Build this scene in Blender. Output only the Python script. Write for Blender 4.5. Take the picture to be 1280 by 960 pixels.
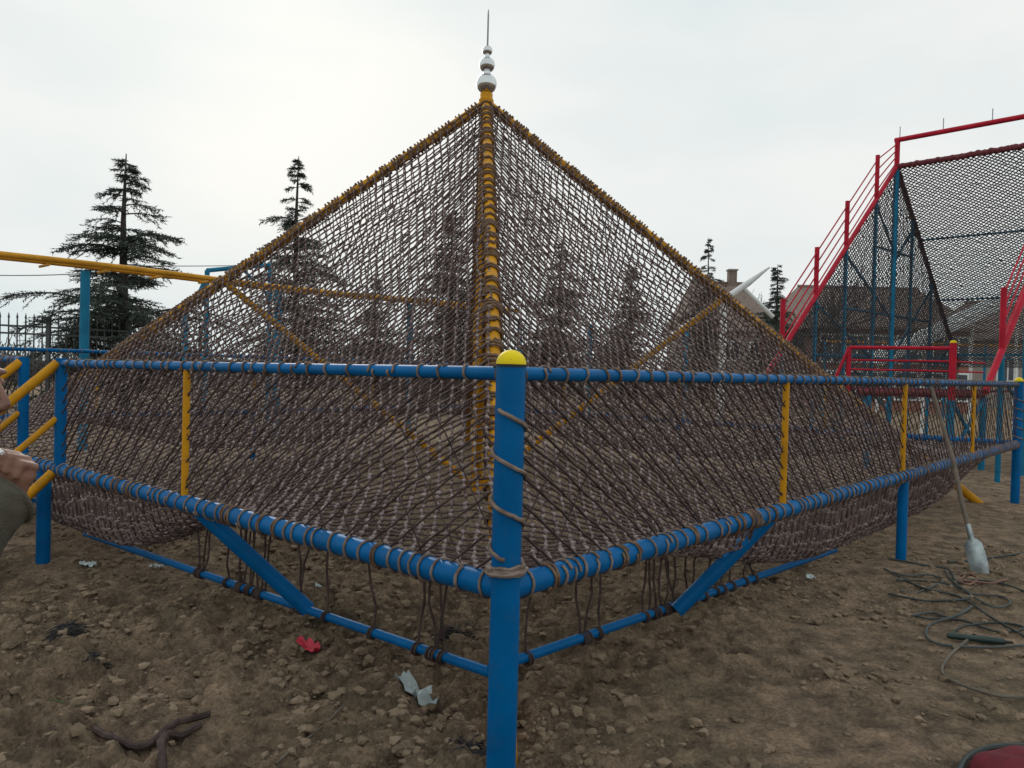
import bpy, math, random
import numpy as np
from mathutils import Vector, Matrix
random.seed(7); rng = np.random.default_rng(7)
SC = bpy.context.scene
for o in list(bpy.data.objects): bpy.data.objects.remove(o)

# ------------------------------------------------------------------ camera
CAMZ = 1.68; F = 998.0; PITCH = -0.0163; ROLL = 0.0256          # pixels of a 1280 x 960 picture
cd = bpy.data.cameras.new('camera'); cam = bpy.data.objects.new('camera', cd); SC.collection.objects.link(cam)
cd.sensor_width = 36; cd.lens = F / 1280 * 36; cd.clip_end = 2000; cd.clip_start = 0.05
cam.matrix_world = (Matrix.Translation((0, 0, CAMZ)) @ Matrix.Rotation(math.pi / 2 + PITCH, 4, 'X') @ Matrix.Rotation(ROLL, 4, 'Z'))
SC.camera = cam
SC.render.resolution_x = 1024; SC.render.resolution_y = 768
# ------------------------------------------------------------------ sky, sun, exposure
SUN_EL = math.radians(24); SUN_AZ = math.radians(-17)            # azimuth from +Y towards +X
w = bpy.data.worlds.new('World'); SC.world = w; w.use_nodes = True
nt = w.node_tree; N = nt.nodes; Lk = nt.links; N.clear()
out = N.new('ShaderNodeOutputWorld'); bg = N.new('ShaderNodeBackground'); bg.inputs['Strength'].default_value = 0.1
sky = N.new('ShaderNodeTexSky'); sky.sky_type = 'NISHITA'; sky.sun_disc = False
sky.sun_elevation = SUN_EL; sky.sun_rotation = SUN_AZ; sky.air_density = 1.0; sky.dust_density = 6.0; sky.ozone_density = 1.0
tc = N.new('ShaderNodeTexCoord'); mp = N.new('ShaderNodeMapping'); mp.inputs['Scale'].default_value = (1.0, 1.0, 2.6)
no = N.new('ShaderNodeTexNoise'); no.inputs['Scale'].default_value = 1.7; no.inputs['Detail'].default_value = 4.0; no.inputs['Roughness'].default_value = 0.5
rp = N.new('ShaderNodeValToRGB'); e = rp.color_ramp.elements
e[0].position = 0.34; e[0].color = (5.7, 6.5, 6.7, 1); e[1].position = 0.66; e[1].color = (7.35, 7.5, 7.38, 1)
mx = N.new('ShaderNodeMix'); mx.data_type = 'RGBA'; mx.inputs[0].default_value = 0.985
Lk.new(tc.outputs['Generated'], mp.inputs['Vector']); Lk.new(mp.outputs[0], no.inputs['Vector']); Lk.new(no.outputs['Fac'], rp.inputs[0])
Lk.new(sky.outputs[0], mx.inputs[6]); Lk.new(rp.outputs[0], mx.inputs[7]); Lk.new(mx.outputs[2], bg.inputs['Color']); Lk.new(bg.outputs[0], out.inputs[0])
sd = bpy.data.lights.new('sun', 'SUN'); sd.energy = 0.7; sd.angle = math.radians(20); sd.color = (1, 0.95, 0.88)
so = bpy.data.objects.new('sun', sd); SC.collection.objects.link(so)
sv = Vector((math.sin(SUN_AZ) * math.cos(SUN_EL), math.cos(SUN_AZ) * math.cos(SUN_EL), math.sin(SUN_EL)))
so.rotation_euler = sv.to_track_quat('Z', 'Y').to_euler()
vs = SC.view_settings; vs.view_transform = 'Standard'; vs.look = 'None'; vs.gamma = 1; vs.exposure = 0.25; vs.use_curve_mapping = False

# ------------------------------------------------------------------ helpers
def ray(px, py):
    a, b = px - 640, py - 480; c, s = math.cos(ROLL), math.sin(ROLL)
    a, b = a * c + b * s, -a * s + b * c
    d = np.array([a / F, 1, -b / F]); c, s = math.cos(PITCH), math.sin(PITCH)
    return np.array([d[0], d[1] * c - d[2] * s, d[1] * s + d[2] * c])
def P(px, py, d):                       # the point seen at a pixel, d metres ahead
    r = ray(px, py); return np.array([r[0] * d / r[1], d, CAMZ + r[2] * d / r[1]])
def G(px, py, z=0.0):                   # the point of the ground seen at a pixel
    r = ray(px, py); k = (z - CAMZ) / r[2]; return np.array([r[0] * k, r[1] * k, z])
def V(*a): return np.array(a, float)
def unit(v): v = np.asarray(v, float); return v / (np.linalg.norm(v) + 1e-12)

class MB:
    def __init__(s): s.v = []; s.f = []; s.n = 0
    def add(s, v, f):
        v = np.asarray(v, float).reshape(-1, 3); s.v.append(v); s.f += [tuple(int(i) + s.n for i in q) for q in f]; s.n += len(v); return s
    def tube(s, path, r, n=10, caps=True, closed=False):
        p = np.asarray(path, float); m = len(p); r = np.broadcast_to(np.asarray(r, float), (m,))
        t = np.zeros_like(p); t[1:-1] = p[2:] - p[:-2]; t[0] = p[1] - p[0]; t[-1] = p[-1] - p[-2]
        if closed: t[0] = p[1] - p[-1]; t[-1] = p[0] - p[-2]
        t /= np.linalg.norm(t, axis=1)[:, None] + 1e-12
        u = np.cross(t[0], (0, 0, 1) if abs(t[0][2]) < .9 else (1, 0, 0)); u = unit(u); V_ = []
        a = np.arange(n) * 2 * math.pi / n
        for i in range(m):
            u = unit(u - t[i] * np.dot(u, t[i])); w_ = np.cross(t[i], u)
            V_.append(p[i] + r[i] * (np.cos(a)[:, None] * u + np.sin(a)[:, None] * w_))
        f = []
        for i in range(m if closed else m - 1):
            j = (i + 1) % m
            for k in range(n): k2 = (k + 1) % n; f.append((i * n + k, i * n + k2, j * n + k2, j * n + k))
        if caps and not closed: f.append(tuple(range(n - 1, -1, -1))); f.append(tuple(range((m - 1) * n, m * n)))
        return s.add(np.concatenate(V_), f)
    def bar(s, a, b, r, n=12, r2=None): return s.tube([a, b], [r, r if r2 is None else r2], n)
    def lathe(s, prof, c=(0, 0, 0), n=24):            # prof: (radius, z) pairs bottom to top
        c = np.asarray(c, float); a = np.arange(n) * 2 * math.pi / n
        v = [np.stack([c[0] + r * np.cos(a), c[1] + r * np.sin(a), np.full(n, c[2] + z)], 1) for r, z in prof]
        f = [(i * n + k, i * n + (k + 1) % n, (i + 1) * n + (k + 1) % n, (i + 1) * n + k) for i in range(len(prof) - 1) for k in range(n)]
        f.append(tuple(range(n - 1, -1, -1))); f.append(tuple(range((len(prof) - 1) * n, len(prof) * n)))
        return s.add(np.concatenate(v), f)
    def ell(s, c, r, n=16, m=10, rot=None):
        v = []; f = []
        for i in range(m + 1):
            th = math.pi * i / m
            for k in range(n): ph = 2 * math.pi * k / n; v.append((r[0] * math.sin(th) * math.cos(ph), r[1] * math.sin(th) * math.sin(ph), r[2] * math.cos(th)))
        for i in range(m):
            for k in range(n): k2 = (k + 1) % n; f.append((i * n + k, (i + 1) * n + k, (i + 1) * n + k2, i * n + k2))
        v = np.array(v)
        if rot is not None: v = v @ np.array(rot).T
        return s.add(v + np.asarray(c, float), f)
    def box(s, c, h, ax=None):                          # centre, half sizes, rows of ax = local axes
        c = np.asarray(c, float); q = np.array([(x, y, z) for x in (-1, 1) for y in (-1, 1) for z in (-1, 1)], float) * np.asarray(h, float)
        if ax is not None: q = q @ np.asarray(ax, float)
        return s.add(q + c, [(0, 1, 3, 2), (4, 6, 7, 5), (0, 4, 5, 1), (2, 3, 7, 6), (0, 2, 6, 4), (1, 5, 7, 3)])
    def hexa(s, b4, t4):                                # four bottom points, four top points
        return s.add(list(b4) + list(t4), [(3, 2, 1, 0), (4, 5, 6, 7), (0, 1, 5, 4), (1, 2, 6, 5), (2, 3, 7, 6), (3, 0, 4, 7)])
    def mesh(s, name, mat, smooth=True, sharp=None):
        me = bpy.data.meshes.new(name); me.from_pydata(np.concatenate(s.v).tolist(), [], s.f); me.materials.append(mat)
        if smooth:
            me.polygons.foreach_set('use_smooth', [True] * len(me.polygons))
            if sharp is not None: me.set_sharp_from_angle(angle=math.radians(sharp))
        me.update(); return me
    def build(s, name, mat, parent=None, smooth=True, sharp=40): return link(name, s.mesh(name, mat, smooth, sharp), parent)
def link(name, me, parent=None):
    o = bpy.data.objects.new(name, me); SC.collection.objects.link(o)
    if parent is not None:
        o.parent = parent
        if parent.type == 'EMPTY': o.matrix_parent_inverse = parent.matrix_basis.inverted()
    return o
def thing(name, label, cat, loc=(0, 0, 0), group=None):
    o = bpy.data.objects.new(name, None); SC.collection.objects.link(o); o.location = Vector(loc); o.empty_display_size = .2
    return tag(o, label, cat, group)
def tag(o, label=None, cat=None, group=None, kind=None):
    if label: o['label'] = label
    if cat: o['category'] = cat
    if group: o['group'] = group
    if kind: o['kind'] = kind
    return o
def fast_mesh(name, v, quads, mat, smooth=True):        # numpy arrays, faces all of one size
    k = quads.shape[1]; me = bpy.data.meshes.new(name)
    me.vertices.add(len(v)); me.vertices.foreach_set('co', np.ascontiguousarray(v, dtype=np.float32).ravel())
    me.loops.add(quads.size); me.loops.foreach_set('vertex_index', np.ascontiguousarray(quads, dtype=np.int32).ravel())
    me.polygons.add(len(quads)); me.polygons.foreach_set('loop_start', np.arange(0, quads.size, k, dtype=np.int32))
    me.polygons.foreach_set('use_smooth', np.full(len(quads), smooth)); me.materials.append(mat)
    me.update(calc_edges=True); me.validate(); return me
def segs(P0, P1, r, n=4):                               # prisms along many segments
    P0 = np.asarray(P0); P1 = np.asarray(P1); d = P1 - P0; d /= np.linalg.norm(d, axis=1)[:, None] + 1e-9
    ref = np.where(np.abs(d[:, 2:3]) < .9, np.array([[0, 0, 1.]]), np.array([[1., 0, 0]]))
    u = np.cross(d, ref); u /= np.linalg.norm(u, axis=1)[:, None] + 1e-9; w_ = np.cross(d, u)
    a = np.arange(n) * 2 * math.pi / n + .4; r = np.broadcast_to(np.asarray(r, float), (len(P0),))[:, None, None]
    ring = r * (np.cos(a)[None, :, None] * u[:, None, :] + np.sin(a)[None, :, None] * w_[:, None, :])
    v = np.concatenate([P0[:, None] + ring, P1[:, None] + ring], 1).reshape(-1, 3)
    k = np.arange(n); k2 = (k + 1) % n; q = np.stack([k, k2, n + k2, n + k], 1)
    return v, (q[None] + (np.arange(len(P0)) * 2 * n)[:, None, None]).reshape(-1, 4)
OV = np.array([(1, 0, 0), (-1, 0, 0), (0, 1, 0), (0, -1, 0), (0, 0, 1), (0, 0, -1)], float)
OFq = np.array([(0, 2, 4, 4), (2, 1, 4, 4), (1, 3, 4, 4), (3, 0, 4, 4), (2, 0, 5, 5), (1, 2, 5, 5), (3, 1, 5, 5), (0, 3, 5, 5)])
def rope_net(name, nodes, S0, S1, r, kr, mat, parent, slack=.006, sides=4):
    """ropes between nodes (two half segments with a little slack each) and a knot on every node"""
    A = nodes[S0]; B = nodes[S1]; MID = (A + B) / 2 + rng.normal(0, slack, A.shape) - np.array([0, 0, slack])
    v, q = segs(np.concatenate([A, MID]), np.concatenate([MID, B]), r * np.concatenate([rng.uniform(.85, 1.15, len(A))] * 2), sides) if sides > 3 else segs(A, B, r, 3)
    vt = [v]; qt = [np.concatenate([q[:, [0, 1, 2]], q[:, [0, 2, 3]]])]
    if kr:
        m = len(nodes); sc = kr * rng.uniform(.75, 1.25, (m, 1, 3)); ang = rng.uniform(0, 6.28, m); c, s_ = np.cos(ang), np.sin(ang)
        o = OV[None] * sc; x = o[..., 0] * c[:, None] - o[..., 2] * s_[:, None]; z = o[..., 0] * s_[:, None] + o[..., 2] * c[:, None]
        kv = nodes[:, None] + np.stack([x, o[..., 1], z], -1)
        vt.append(kv.reshape(-1, 3)); qt.append((OFq[None, :, :3] + (np.arange(m) * 6)[:, None, None]).reshape(-1, 3) + len(v))
    me = fast_mesh(name, np.concatenate(vt), np.concatenate(qt), mat)
    if kr and mat is M['rope']: me.materials.append(M['knot']); me.polygons.foreach_set('material_index', np.concatenate([np.zeros(len(qt[0]), np.int32), np.ones(len(qt[1]), np.int32)]))
    o = link(name, me, parent)
    return o
# value noise for the terrain
_T = rng.random((256, 256))
def vnoise(x, y):
    xi = np.floor(x).astype(int); yi = np.floor(y).astype(int); fx = x - xi; fy = y - yi
    fx = fx * fx * (3 - 2 * fx); fy = fy * fy * (3 - 2 * fy); g = lambda a, b: _T[a & 255, b & 255]
    return (g(xi, yi) * (1 - fx) + g(xi + 1, yi) * fx) * (1 - fy) + (g(xi, yi + 1) * (1 - fx) + g(xi + 1, yi + 1) * fx) * fy

# ------------------------------------------------------------------ materials
def mat(name, col, rough=.6, var=.15, scale=8., metal=0., bump=0., bscale=60., col2=None, spec=.5, detail=5., ramp=(.35, .65), bdist=.01):
    m = bpy.data.materials.new(name); m.use_nodes = True; nt = m.node_tree; b = nt.nodes['Principled BSDF']
    b.inputs['Roughness'].default_value = rough; b.inputs['Metallic'].default_value = metal; b.inputs['Specular IOR Level'].default_value = spec
    t = nt.nodes.new('ShaderNodeTexCoord'); n = nt.nodes.new('ShaderNodeTexNoise'); n.inputs['Scale'].default_value = scale; n.inputs['Detail'].default_value = detail; n.inputs['Roughness'].default_value = .6
    r = nt.nodes.new('ShaderNodeValToRGB'); e = r.color_ramp.elements; e[0].position, e[1].position = ramp
    c2 = col2 if col2 else tuple(min(1, c * (1 + var)) for c in col); c1 = col if col2 else tuple(c * (1 - var) for c in col)
    e[0].color = (*c1, 1); e[1].color = (*c2, 1)
    nt.links.new(t.outputs['Object'], n.inputs['Vector']); nt.links.new(n.outputs['Fac'], r.inputs[0]); nt.links.new(r.outputs[0], b.inputs['Base Color'])
    if bump:
        n2 = nt.nodes.new('ShaderNodeTexNoise'); n2.inputs['Scale'].default_value = bscale; n2.inputs['Detail'].default_value = 4
        bp = nt.nodes.new('ShaderNodeBump'); bp.inputs['Strength'].default_value = bump; bp.inputs['Distance'].default_value = bdist
        nt.links.new(t.outputs['Object'], n2.inputs['Vector']); nt.links.new(n2.outputs['Fac'], bp.inputs['Height']); nt.links.new(bp.outputs[0], b.inputs['Normal'])
    return m
def paint(name, col, dirt=(.10, .085, .07), amount=.14, rough=.38):
    """gloss paint with chalky fading and smeared dry mud"""
    m = mat(name, col, rough, .16, 3.0, spec=.10); nt = m.node_tree; b = nt.nodes['Principled BSDF']; r = [n for n in nt.nodes if n.type == 'VALTORGB'][0]
    t = [n for n in nt.nodes if n.type == 'TEX_COORD'][0]
    n = nt.nodes.new('ShaderNodeTexNoise'); n.inputs['Scale'].default_value = 14; n.inputs['Detail'].default_value = 8; n.inputs['Roughness'].default_value = .7
    k = nt.nodes.new('ShaderNodeValToRGB'); k.color_ramp.elements[0].position = .52; k.color_ramp.elements[1].position = .78
    k.color_ramp.elements[1].color = (amount, amount, amount, 1)
    x = nt.nodes.new('ShaderNodeMix'); x.data_type = 'RGBA'; x.inputs[7].default_value = (*dirt, 1)
    nt.links.new(t.outputs['Object'], n.inputs['Vector']); nt.links.new(n.outputs['Fac'], k.inputs[0]); nt.links.new(k.outputs[0], x.inputs[0])
    nt.links.new(r.outputs[0], x.inputs[6]); nt.links.new(x.outputs[2], b.inputs['Base Color'])
    n3 = nt.nodes.new('ShaderNodeTexNoise'); n3.inputs['Scale'].default_value = 33; n3.inputs['Detail'].default_value = 6; n3.inputs['Roughness'].default_value = .75      # chipped spots down to rust
    k3 = nt.nodes.new('ShaderNodeValToRGB'); k3.color_ramp.elements[0].position = .675; k3.color_ramp.elements[1].position = .70; x3 = nt.nodes.new('ShaderNodeMix'); x3.data_type = 'RGBA'; x3.inputs[7].default_value = (.13, .07, .045, 1)
    nt.links.new(t.outputs['Object'], n3.inputs['Vector']); nt.links.new(n3.outputs['Fac'], k3.inputs[0]); nt.links.new(k3.outputs[0], x3.inputs[0]); nt.links.new(x.outputs[2], x3.inputs[6]); nt.links.new(x3.outputs[2], b.inputs['Base Color'])
    q = nt.nodes.new('ShaderNodeMapRange'); q.inputs[3].default_value = rough; q.inputs[4].default_value = .8
    nt.links.new(k.outputs[0], q.inputs[0]); nt.links.new(q.outputs[0], b.inputs['Roughness'])
    return m
M = {}
M['blue'] = paint('blue_paint', (.0, .112, .315)); M['blue_far'] = paint('teal_blue_paint', (.015, .17, .30), rough=.5)
M['yellow'] = paint('yellow_paint', (.56, .26, .012), amount=.5); M['cap'] = paint('cap_yellow', (.80, .62, .015), amount=.15, rough=.4)
M['orange'] = paint('track_yellow', (.60, .29, .03), amount=.4, rough=.5)
M['red'] = paint('red_paint', (.46, .018, .04), rough=.45); M['darkred'] = mat('dark_red_rope', (.16, .03, .04), .8, .3, 30)
M['lash'] = mat('lashing_rope', (.15, .105, .085), .9, .3, 20, bump=.6, bscale=400, col2=(.29, .225, .19), bdist=.003, spec=.2)
M['knot'] = mat('rope_knot', (.165, .12, .112), .9, .3, 14, bump=.6, bscale=300, col2=(.38, .31, .295), bdist=.003, spec=.2, detail=3)
M['rope'] = mat('rope', (.075, .048, .045), .9, .3, 14, bump=.6, bscale=400, col2=(.185, .135, .125), bdist=.003, spec=.2, detail=3)
M['rope_dark'] = mat('dark_rope', (.045, .030, .028), .85, .3, 12, bump=.6, bscale=400, col2=(.11, .078, .07), bdist=.003, spec=.2)
M['rope_ridge'] = mat('ridge_rope', (.12, .07, .045), .85, .3, 25, bump=.6, bscale=300, col2=(.22, .145, .10), bdist=.003, spec=.2)
M['rope_far'] = mat('far_rope', (.07, .065, .07), .9, .3, 20)
M['rubber'] = mat('black_rubber', (.012, .012, .013), .6)
M['steel'] = mat('polished_steel', (.62, .63, .63), .16, .08, 4, metal=1.)
M['wire'] = mat('steel_wire', (.25, .26, .27), .4, .1, 4, metal=.8)

def ground_mat():
    m = bpy.data.materials.new('bare_earth'); m.use_nodes = True; nt = m.node_tree; b = nt.nodes['Principled BSDF']; L = nt.links
    b.inputs['Roughness'].default_value = .95; b.inputs['Specular IOR Level'].default_value = .15
    t = nt.nodes.new('ShaderNodeTexCoord')
    def noise(s, d=6, r=.6):
        n = nt.nodes.new('ShaderNodeTexNoise'); n.inputs['Scale'].default_value = s; n.inputs['Detail'].default_value = d; n.inputs['Roughness'].default_value = r
        L.new(t.outputs['Object'], n.inputs['Vector']); return n.outputs['Fac']
    def ramp(f, a, ca, z, cz):
        k = nt.nodes.new('ShaderNodeValToRGB'); k.color_ramp.elements[0].position = a; k.color_ramp.elements[0].color = (*ca, 1)
        k.color_ramp.elements[1].position = z; k.color_ramp.elements[1].color = (*cz, 1); L.new(f, k.inputs[0]); return k.outputs[0]
    def mixc(f, a, c, mode='MIX'):
        x = nt.nodes.new('ShaderNodeMix'); x.data_type = 'RGBA'; x.blend_type = mode
        if isinstance(f, float): x.inputs[0].default_value = f
        else: L.new(f, x.inputs[0])
        L.new(a, x.inputs[6]); L.new(c, x.inputs[7]); return x.outputs[2]
    c1 = ramp(noise(.9), .35, (.270, .205, .138), .66, (.350, .252, .178))       # olive earth to redder clay
    c2 = ramp(noise(6), .36, (.50, .50, .50), .68, (1.3, 1.27, 1.22))
    c3 = ramp(noise(45, 6, .7), .35, (.62, .62, .62), .66, (1.3, 1.3, 1.3))
    c = mixc(1.0, mixc(1.0, c1, c2, 'MULTIPLY'), c3, 'MULTIPLY'); L.new(c, b.inputs['Base Color'])
    n1 = nt.nodes.new('ShaderNodeTexNoise'); n1.inputs['Scale'].default_value = 38; n1.inputs['Detail'].default_value = 9; n1.inputs['Roughness'].default_value = .68
    L.new(t.outputs['Object'], n1.inputs['Vector'])
    bp = nt.nodes.new('ShaderNodeBump'); bp.inputs['Strength'].default_value = 1.; bp.inputs['Distance'].default_value = .045
    L.new(n1.outputs['Fac'], bp.inputs['Height']); L.new(bp.outputs[0], b.inputs['Normal'])
    return m
M['earth'] = ground_mat(); M['clod'] = mat('dry_clod', (.170, .128, .086), .95, .3, 3.5, bump=.8, bscale=30, col2=(.290, .215, .150), spec=.1)

# ------------------------------------------------------------------ frame of the fenced square
TH = math.radians(41.27); C0 = V(-.005, 3.07, 0); SZ = 10.7
RD = V(math.sin(TH), math.cos(TH), 0); LD = V(-math.cos(TH), math.sin(TH), 0)      # along the right and the left side
def Q(u, v, z=0.): return C0 + RD * u + LD * v + V(0, 0, z)
ZT, ZB, ZG = 1.67, .84, .27
CEN = Q(SZ / 2, SZ / 2); APEX = CEN + V(.06, 0, 5.27); RR = 7.12                   # ridge length in plan

# ------------------------------------------------------------------ ground
MOUND = [(*Q(5.28, 0)[:2], .22, .07), (*Q(0, 4.88)[:2], .22, .06), (*G(381, 770)[:2], .3, .05), (*G(850, 772)[:2], .35, .07), (*G(985, 728)[:2], .45, .10), (*G(880, 770)[:2], .4, .06), (*G(560, 800)[:2], .35, .06), (*G(340, 850)[:2], .45, .06), (*G(250, 780)[:2], .4, .05), (*G(60, 800)[:2], .5, .05), (*Q(0, 0)[:2], .25, .05)]
def hground(x, y):
    d = np.hypot(x, y); near = np.clip(1 - (d - 14) / 20, 0, 1)
    h = (vnoise(x * .6 + 9, y * .6 + 4) - .5) * .12 * near
    rough = np.clip(vnoise(x * .8 + 40, y * .8 + 11) * 1.6 - .25, .18, 1.) * near * np.clip(1.25 - .35 * (x - .3), .6, 1.35)
    for mx_, my_, mr, mh in MOUND: h = h + mh * np.exp(-((x - mx_) ** 2 + (y - my_) ** 2) / mr ** 2)
    for f, a in ((2.2, .08), (5.3, .075), (11., .062), (21., .042), (38., .022)):
        n = vnoise(x * f + 13 * f, y * f + 7 * f); h = h + (1 - np.abs(2 * n - 1) - .5) * a * rough
    return h
def grade(a, b, c, dmin, g):            # coordinates: even between a and b, growing outwards to c
    mid = np.arange(a, b, dmin); lo = []; x = a; s = dmin
    while x > -c: s *= g; x -= s; lo.append(x)
    hi = []; x = mid[-1]; s = dmin
    while x < c: s *= g; x += s; hi.append(x)
    return np.array(lo[::-1] + list(mid) + hi)
gx = grade(-3.6, 4.2, 600, .022, 1.08); gy = grade(2.8, 6.8, 600, .022, 1.08)
X, Y = np.meshgrid(gx, gy); Zg = hground(X, Y)
idx = np.arange(X.size).reshape(X.shape)
qd = np.stack([idx[:-1, :-1], idx[:-1, 1:], idx[1:, 1:], idx[1:, :-1]], -1).reshape(-1, 4)
tag(link('ground', fast_mesh('ground', np.stack([X, Y, Zg], -1).reshape(-1, 3), qd, M['earth'])), kind='structure')
def gz(p): return float(hground(np.array([p[0]]), np.array([p[1]]))[0])
def GG(px, py):
    p = G(px, py)
    for _ in range(3): p = G(px, py, gz(p))
    return p
# clods: a shape library, one heap of countless crumbs, and the bigger lumps one by one
def clod_shape(seed, sub):
    import bmesh
    bm = bmesh.new(); bmesh.ops.create_icosphere(bm, subdivisions=sub, radius=1); r = random.Random(seed)
    pl = [(Vector((r.gauss(0, 1), r.gauss(0, 1), r.gauss(0, 1))).normalized(), r.uniform(.4, .85)) for _ in range(9)]
    for v in bm.verts:
        for n, d in pl:
            k = v.co.dot(n) - d
            if k > 0: v.co -= n * k * .9
        v.co *= r.uniform(.9, 1.1)
    vv = np.array([v.co[:] for v in bm.verts]); ff = np.array([[v.index for v in f.verts] for f in bm.faces]); bm.free(); return vv * V(1, .85, .62), ff
LIB = [clod_shape(i, 1) for i in range(10)]
def heap(n, box, smin, smax, mask):
    V_ = []; F_ = []; k = 0; c = 0
    while c < n:
        x = rng.uniform(box[0], box[1]); y = rng.uniform(box[2], box[3])
        if not mask(x, y): continue
        s = smin * (smax / smin) ** (rng.random() ** 3.4); v, f = LIB[rng.integers(10)]; a = rng.uniform(0, 6.28); ca, sa = math.cos(a), math.sin(a)
        vv = v * s; vv = np.stack([vv[:, 0] * ca - vv[:, 1] * sa, vv[:, 0] * sa + vv[:, 1] * ca, vv[:, 2]], 1)
        V_.append((x, y, s, vv)); F_.append(f); c += 1
    zz = hground(np.array([a[0] for a in V_]), np.array([a[1] for a in V_]))
    vt = []; ft = []
    for (x, y, s, vv), f, z in zip(V_, F_, zz): vt.append(vv + V(x, y, z + s * .2)); ft.append(f + k); k += len(vv)
    return np.concatenate(vt), np.concatenate(ft)
def clump(x, y):
    inside = 1.0 if (np.dot(V(x, y, 0) - C0, RD) > .3 and np.dot(V(x, y, 0) - C0, LD) > .3) else 0.
    p = vnoise(np.array([x * 1.6 + 40]), np.array([y * 1.6 + 11]))[0] ** 2.6 * 1.5 * (1.3 if x < .4 else .5) + inside * .3 + .04
    return rng.random() < p
v1, f1 = heap(25000, (-4.6, 5.4, 2.7, 8.2), .006, .050, clump); v2, f2 = heap(1800, (-9, 11, 7, 15), .015, .07, clump)
tag(link('earth_crumbs', fast_mesh('earth_crumbs', np.concatenate([v1, v2]), np.concatenate([f1, f2 + len(v1)]), M['clod'], False)), 'loose crumbs and small lumps of dry earth strewn over the ground', 'soil', kind='stuff')
LUMP = []
for i in range(6):
    v, f = clod_shape(100 + i, 3); LUMP.append(fast_mesh('earth_lump', v, f, M['clod'], False))
lumps = [(505, 937, .085), (700, 857, .07), (740, 908, .05), (190, 757, .06), (236, 870, .06), (346, 855, .07), (255, 895, .05), (330, 800, .05), (300, 790, .04),
         (540, 885, .05), (570, 800, .06), (540, 815, .05), (590, 830, .05), (1115, 835, .05), (1125, 810, .05), (1235, 885, .05), (1210, 895, .06), (985, 835, .05), (1070, 870, .05), (1100, 880, .05),
         (830, 790, .05), (900, 745, .06), (960, 720, .06), (1010, 775, .07), (20, 785, .06), (15, 808, .06), (45, 880, .05), (75, 895, .06), (120, 765, .05), (225, 790, .05), (450, 810, .06), (400, 800, .06),
         (430, 840, .05), (480, 820, .05), (655, 900, .05), (760, 850, .05), (800, 830, .04), (860, 870, .04), (920, 900, .04), (1180, 850, .05), (690, 780, .07), (730, 770, .06), (780, 760, .06), (560, 770, .06), (505, 750, .07), (450, 735, .06)]
for i, (px, py, s) in enumerate(lumps):
    p = GG(px, py); o = link('earth_lump', LUMP[i % 6]); s *= p[1] / 4.4; o.scale = (s, s * random.uniform(.7, 1), s * random.uniform(.6, .9)); o.rotation_euler = (0, 0, random.uniform(0, 6.3)); o.location = p + V(0, 0, s * .15)
    if i == 0: tag(o, 'pale rounded stone lying beside the foot of the blue corner post', 'stone')
    else: tag(o, 'fist-sized lump of dry brown earth lying on the bare ground', 'earth lump', 'lumps of dry earth')

# ------------------------------------------------------------------ net pyramid
PYR = thing('net_pyramid', 'tall pyramid of knotted brown rope net over wrapped yellow pipes with silver ball finial', 'climbing net', CEN)
cp = V(APEX[0], APEX[1], 0)
MB().bar(cp - V(0, 0, .1), APEX + V(0, 0, .02), .075, 16).build('center_pole', M['yellow'], PYR)
DI = [unit(-(RD + LD)), unit(RD - LD), unit(RD + LD), unit(LD - RD)]                # towards the front, right, back and left corners
def ridge_pt(k, r, dz=0.):
    e_ = CEN + DI[k] * RR + V(.045 if k == 0 else 0, 0, 0); return cp * (1 - r / RR) + V(e_[0], e_[1], 0) * (r / RR) + V(0, 0, (APEX[2] - .05) * (1 - r / RR) - .05 * r / RR + dz)
RP = .058
for k in range(4):
    rp_ = MB().tube([ridge_pt(k, r) for r in np.linspace(.02, RR + .05, 12)], RP, 14).build('ridge_pipe', M['yellow'], PYR)
    ax = unit(ridge_pt(k, RR) - ridge_pt(k, 0)); s1 = unit(np.cross(ax, (0, 0, 1))); s2 = np.cross(s1, ax)
    L_ = np.linalg.norm(ridge_pt(k, RR - 1.1) - ridge_pt(k, .1)); b = ridge_pt(k, .1); mb = MB(); t = 0.
    while t < L_:                                       # runs of tight turns with bare yellow gaps between them
        run = random.uniform(.05, .16) if k == 0 else random.uniform(.06, .26); pts = []; ph = random.uniform(0, 6.3); a = 0; pit = random.uniform(.036, .055)
        n_ = int(run / pit * 9)
        for i in range(n_): a = i / 9 * 2 * math.pi + ph; pts.append(b + ax * (t + i / 9 * pit + random.gauss(0, .006)) + (RP + .011 + random.uniform(0, .01)) * (math.cos(a) * s1 + math.sin(a) * s2))
        if n_ > 3: mb.tube(pts, random.uniform(.011, .015), 5)
        t += run + random.choice([.04, .07, .10, .14] if k == 0 else [.01, .02, .04, .06])
    tag(mb.build('rope_wrapping', M['rope_ridge'], rp_), kind='stuff')
    q = ridge_pt(k, 3.3 if k else 3.0)                  # inner strut from the pole's foot up to the ridge
    st = MB().bar(cp + V(0, 0, .15) + DI[k] * .05, q - V(0, 0, .05), .042, 12).build('inner_strut', M['yellow'], PYR)
    a_ = unit(q - cp); s1 = unit(np.cross(a_, (0, 0, 1))); s2 = np.cross(s1, a_); mb = MB(); Ls = np.linalg.norm(q - cp)
    for i in range(int(Ls / .11)):
        c_ = cp + V(0, 0, .15) + a_ * (.1 + i * .11)
        if random.random() < .75: mb.tube([c_ + .047 * (math.cos(a) * s1 + math.sin(a) * s2) + a_ * a * .004 for a in np.linspace(0, 6.3, 11)], .009, 4)
    tag(mb.build('strut_wrapping', M['rope_ridge'], st), kind='stuff')
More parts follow.
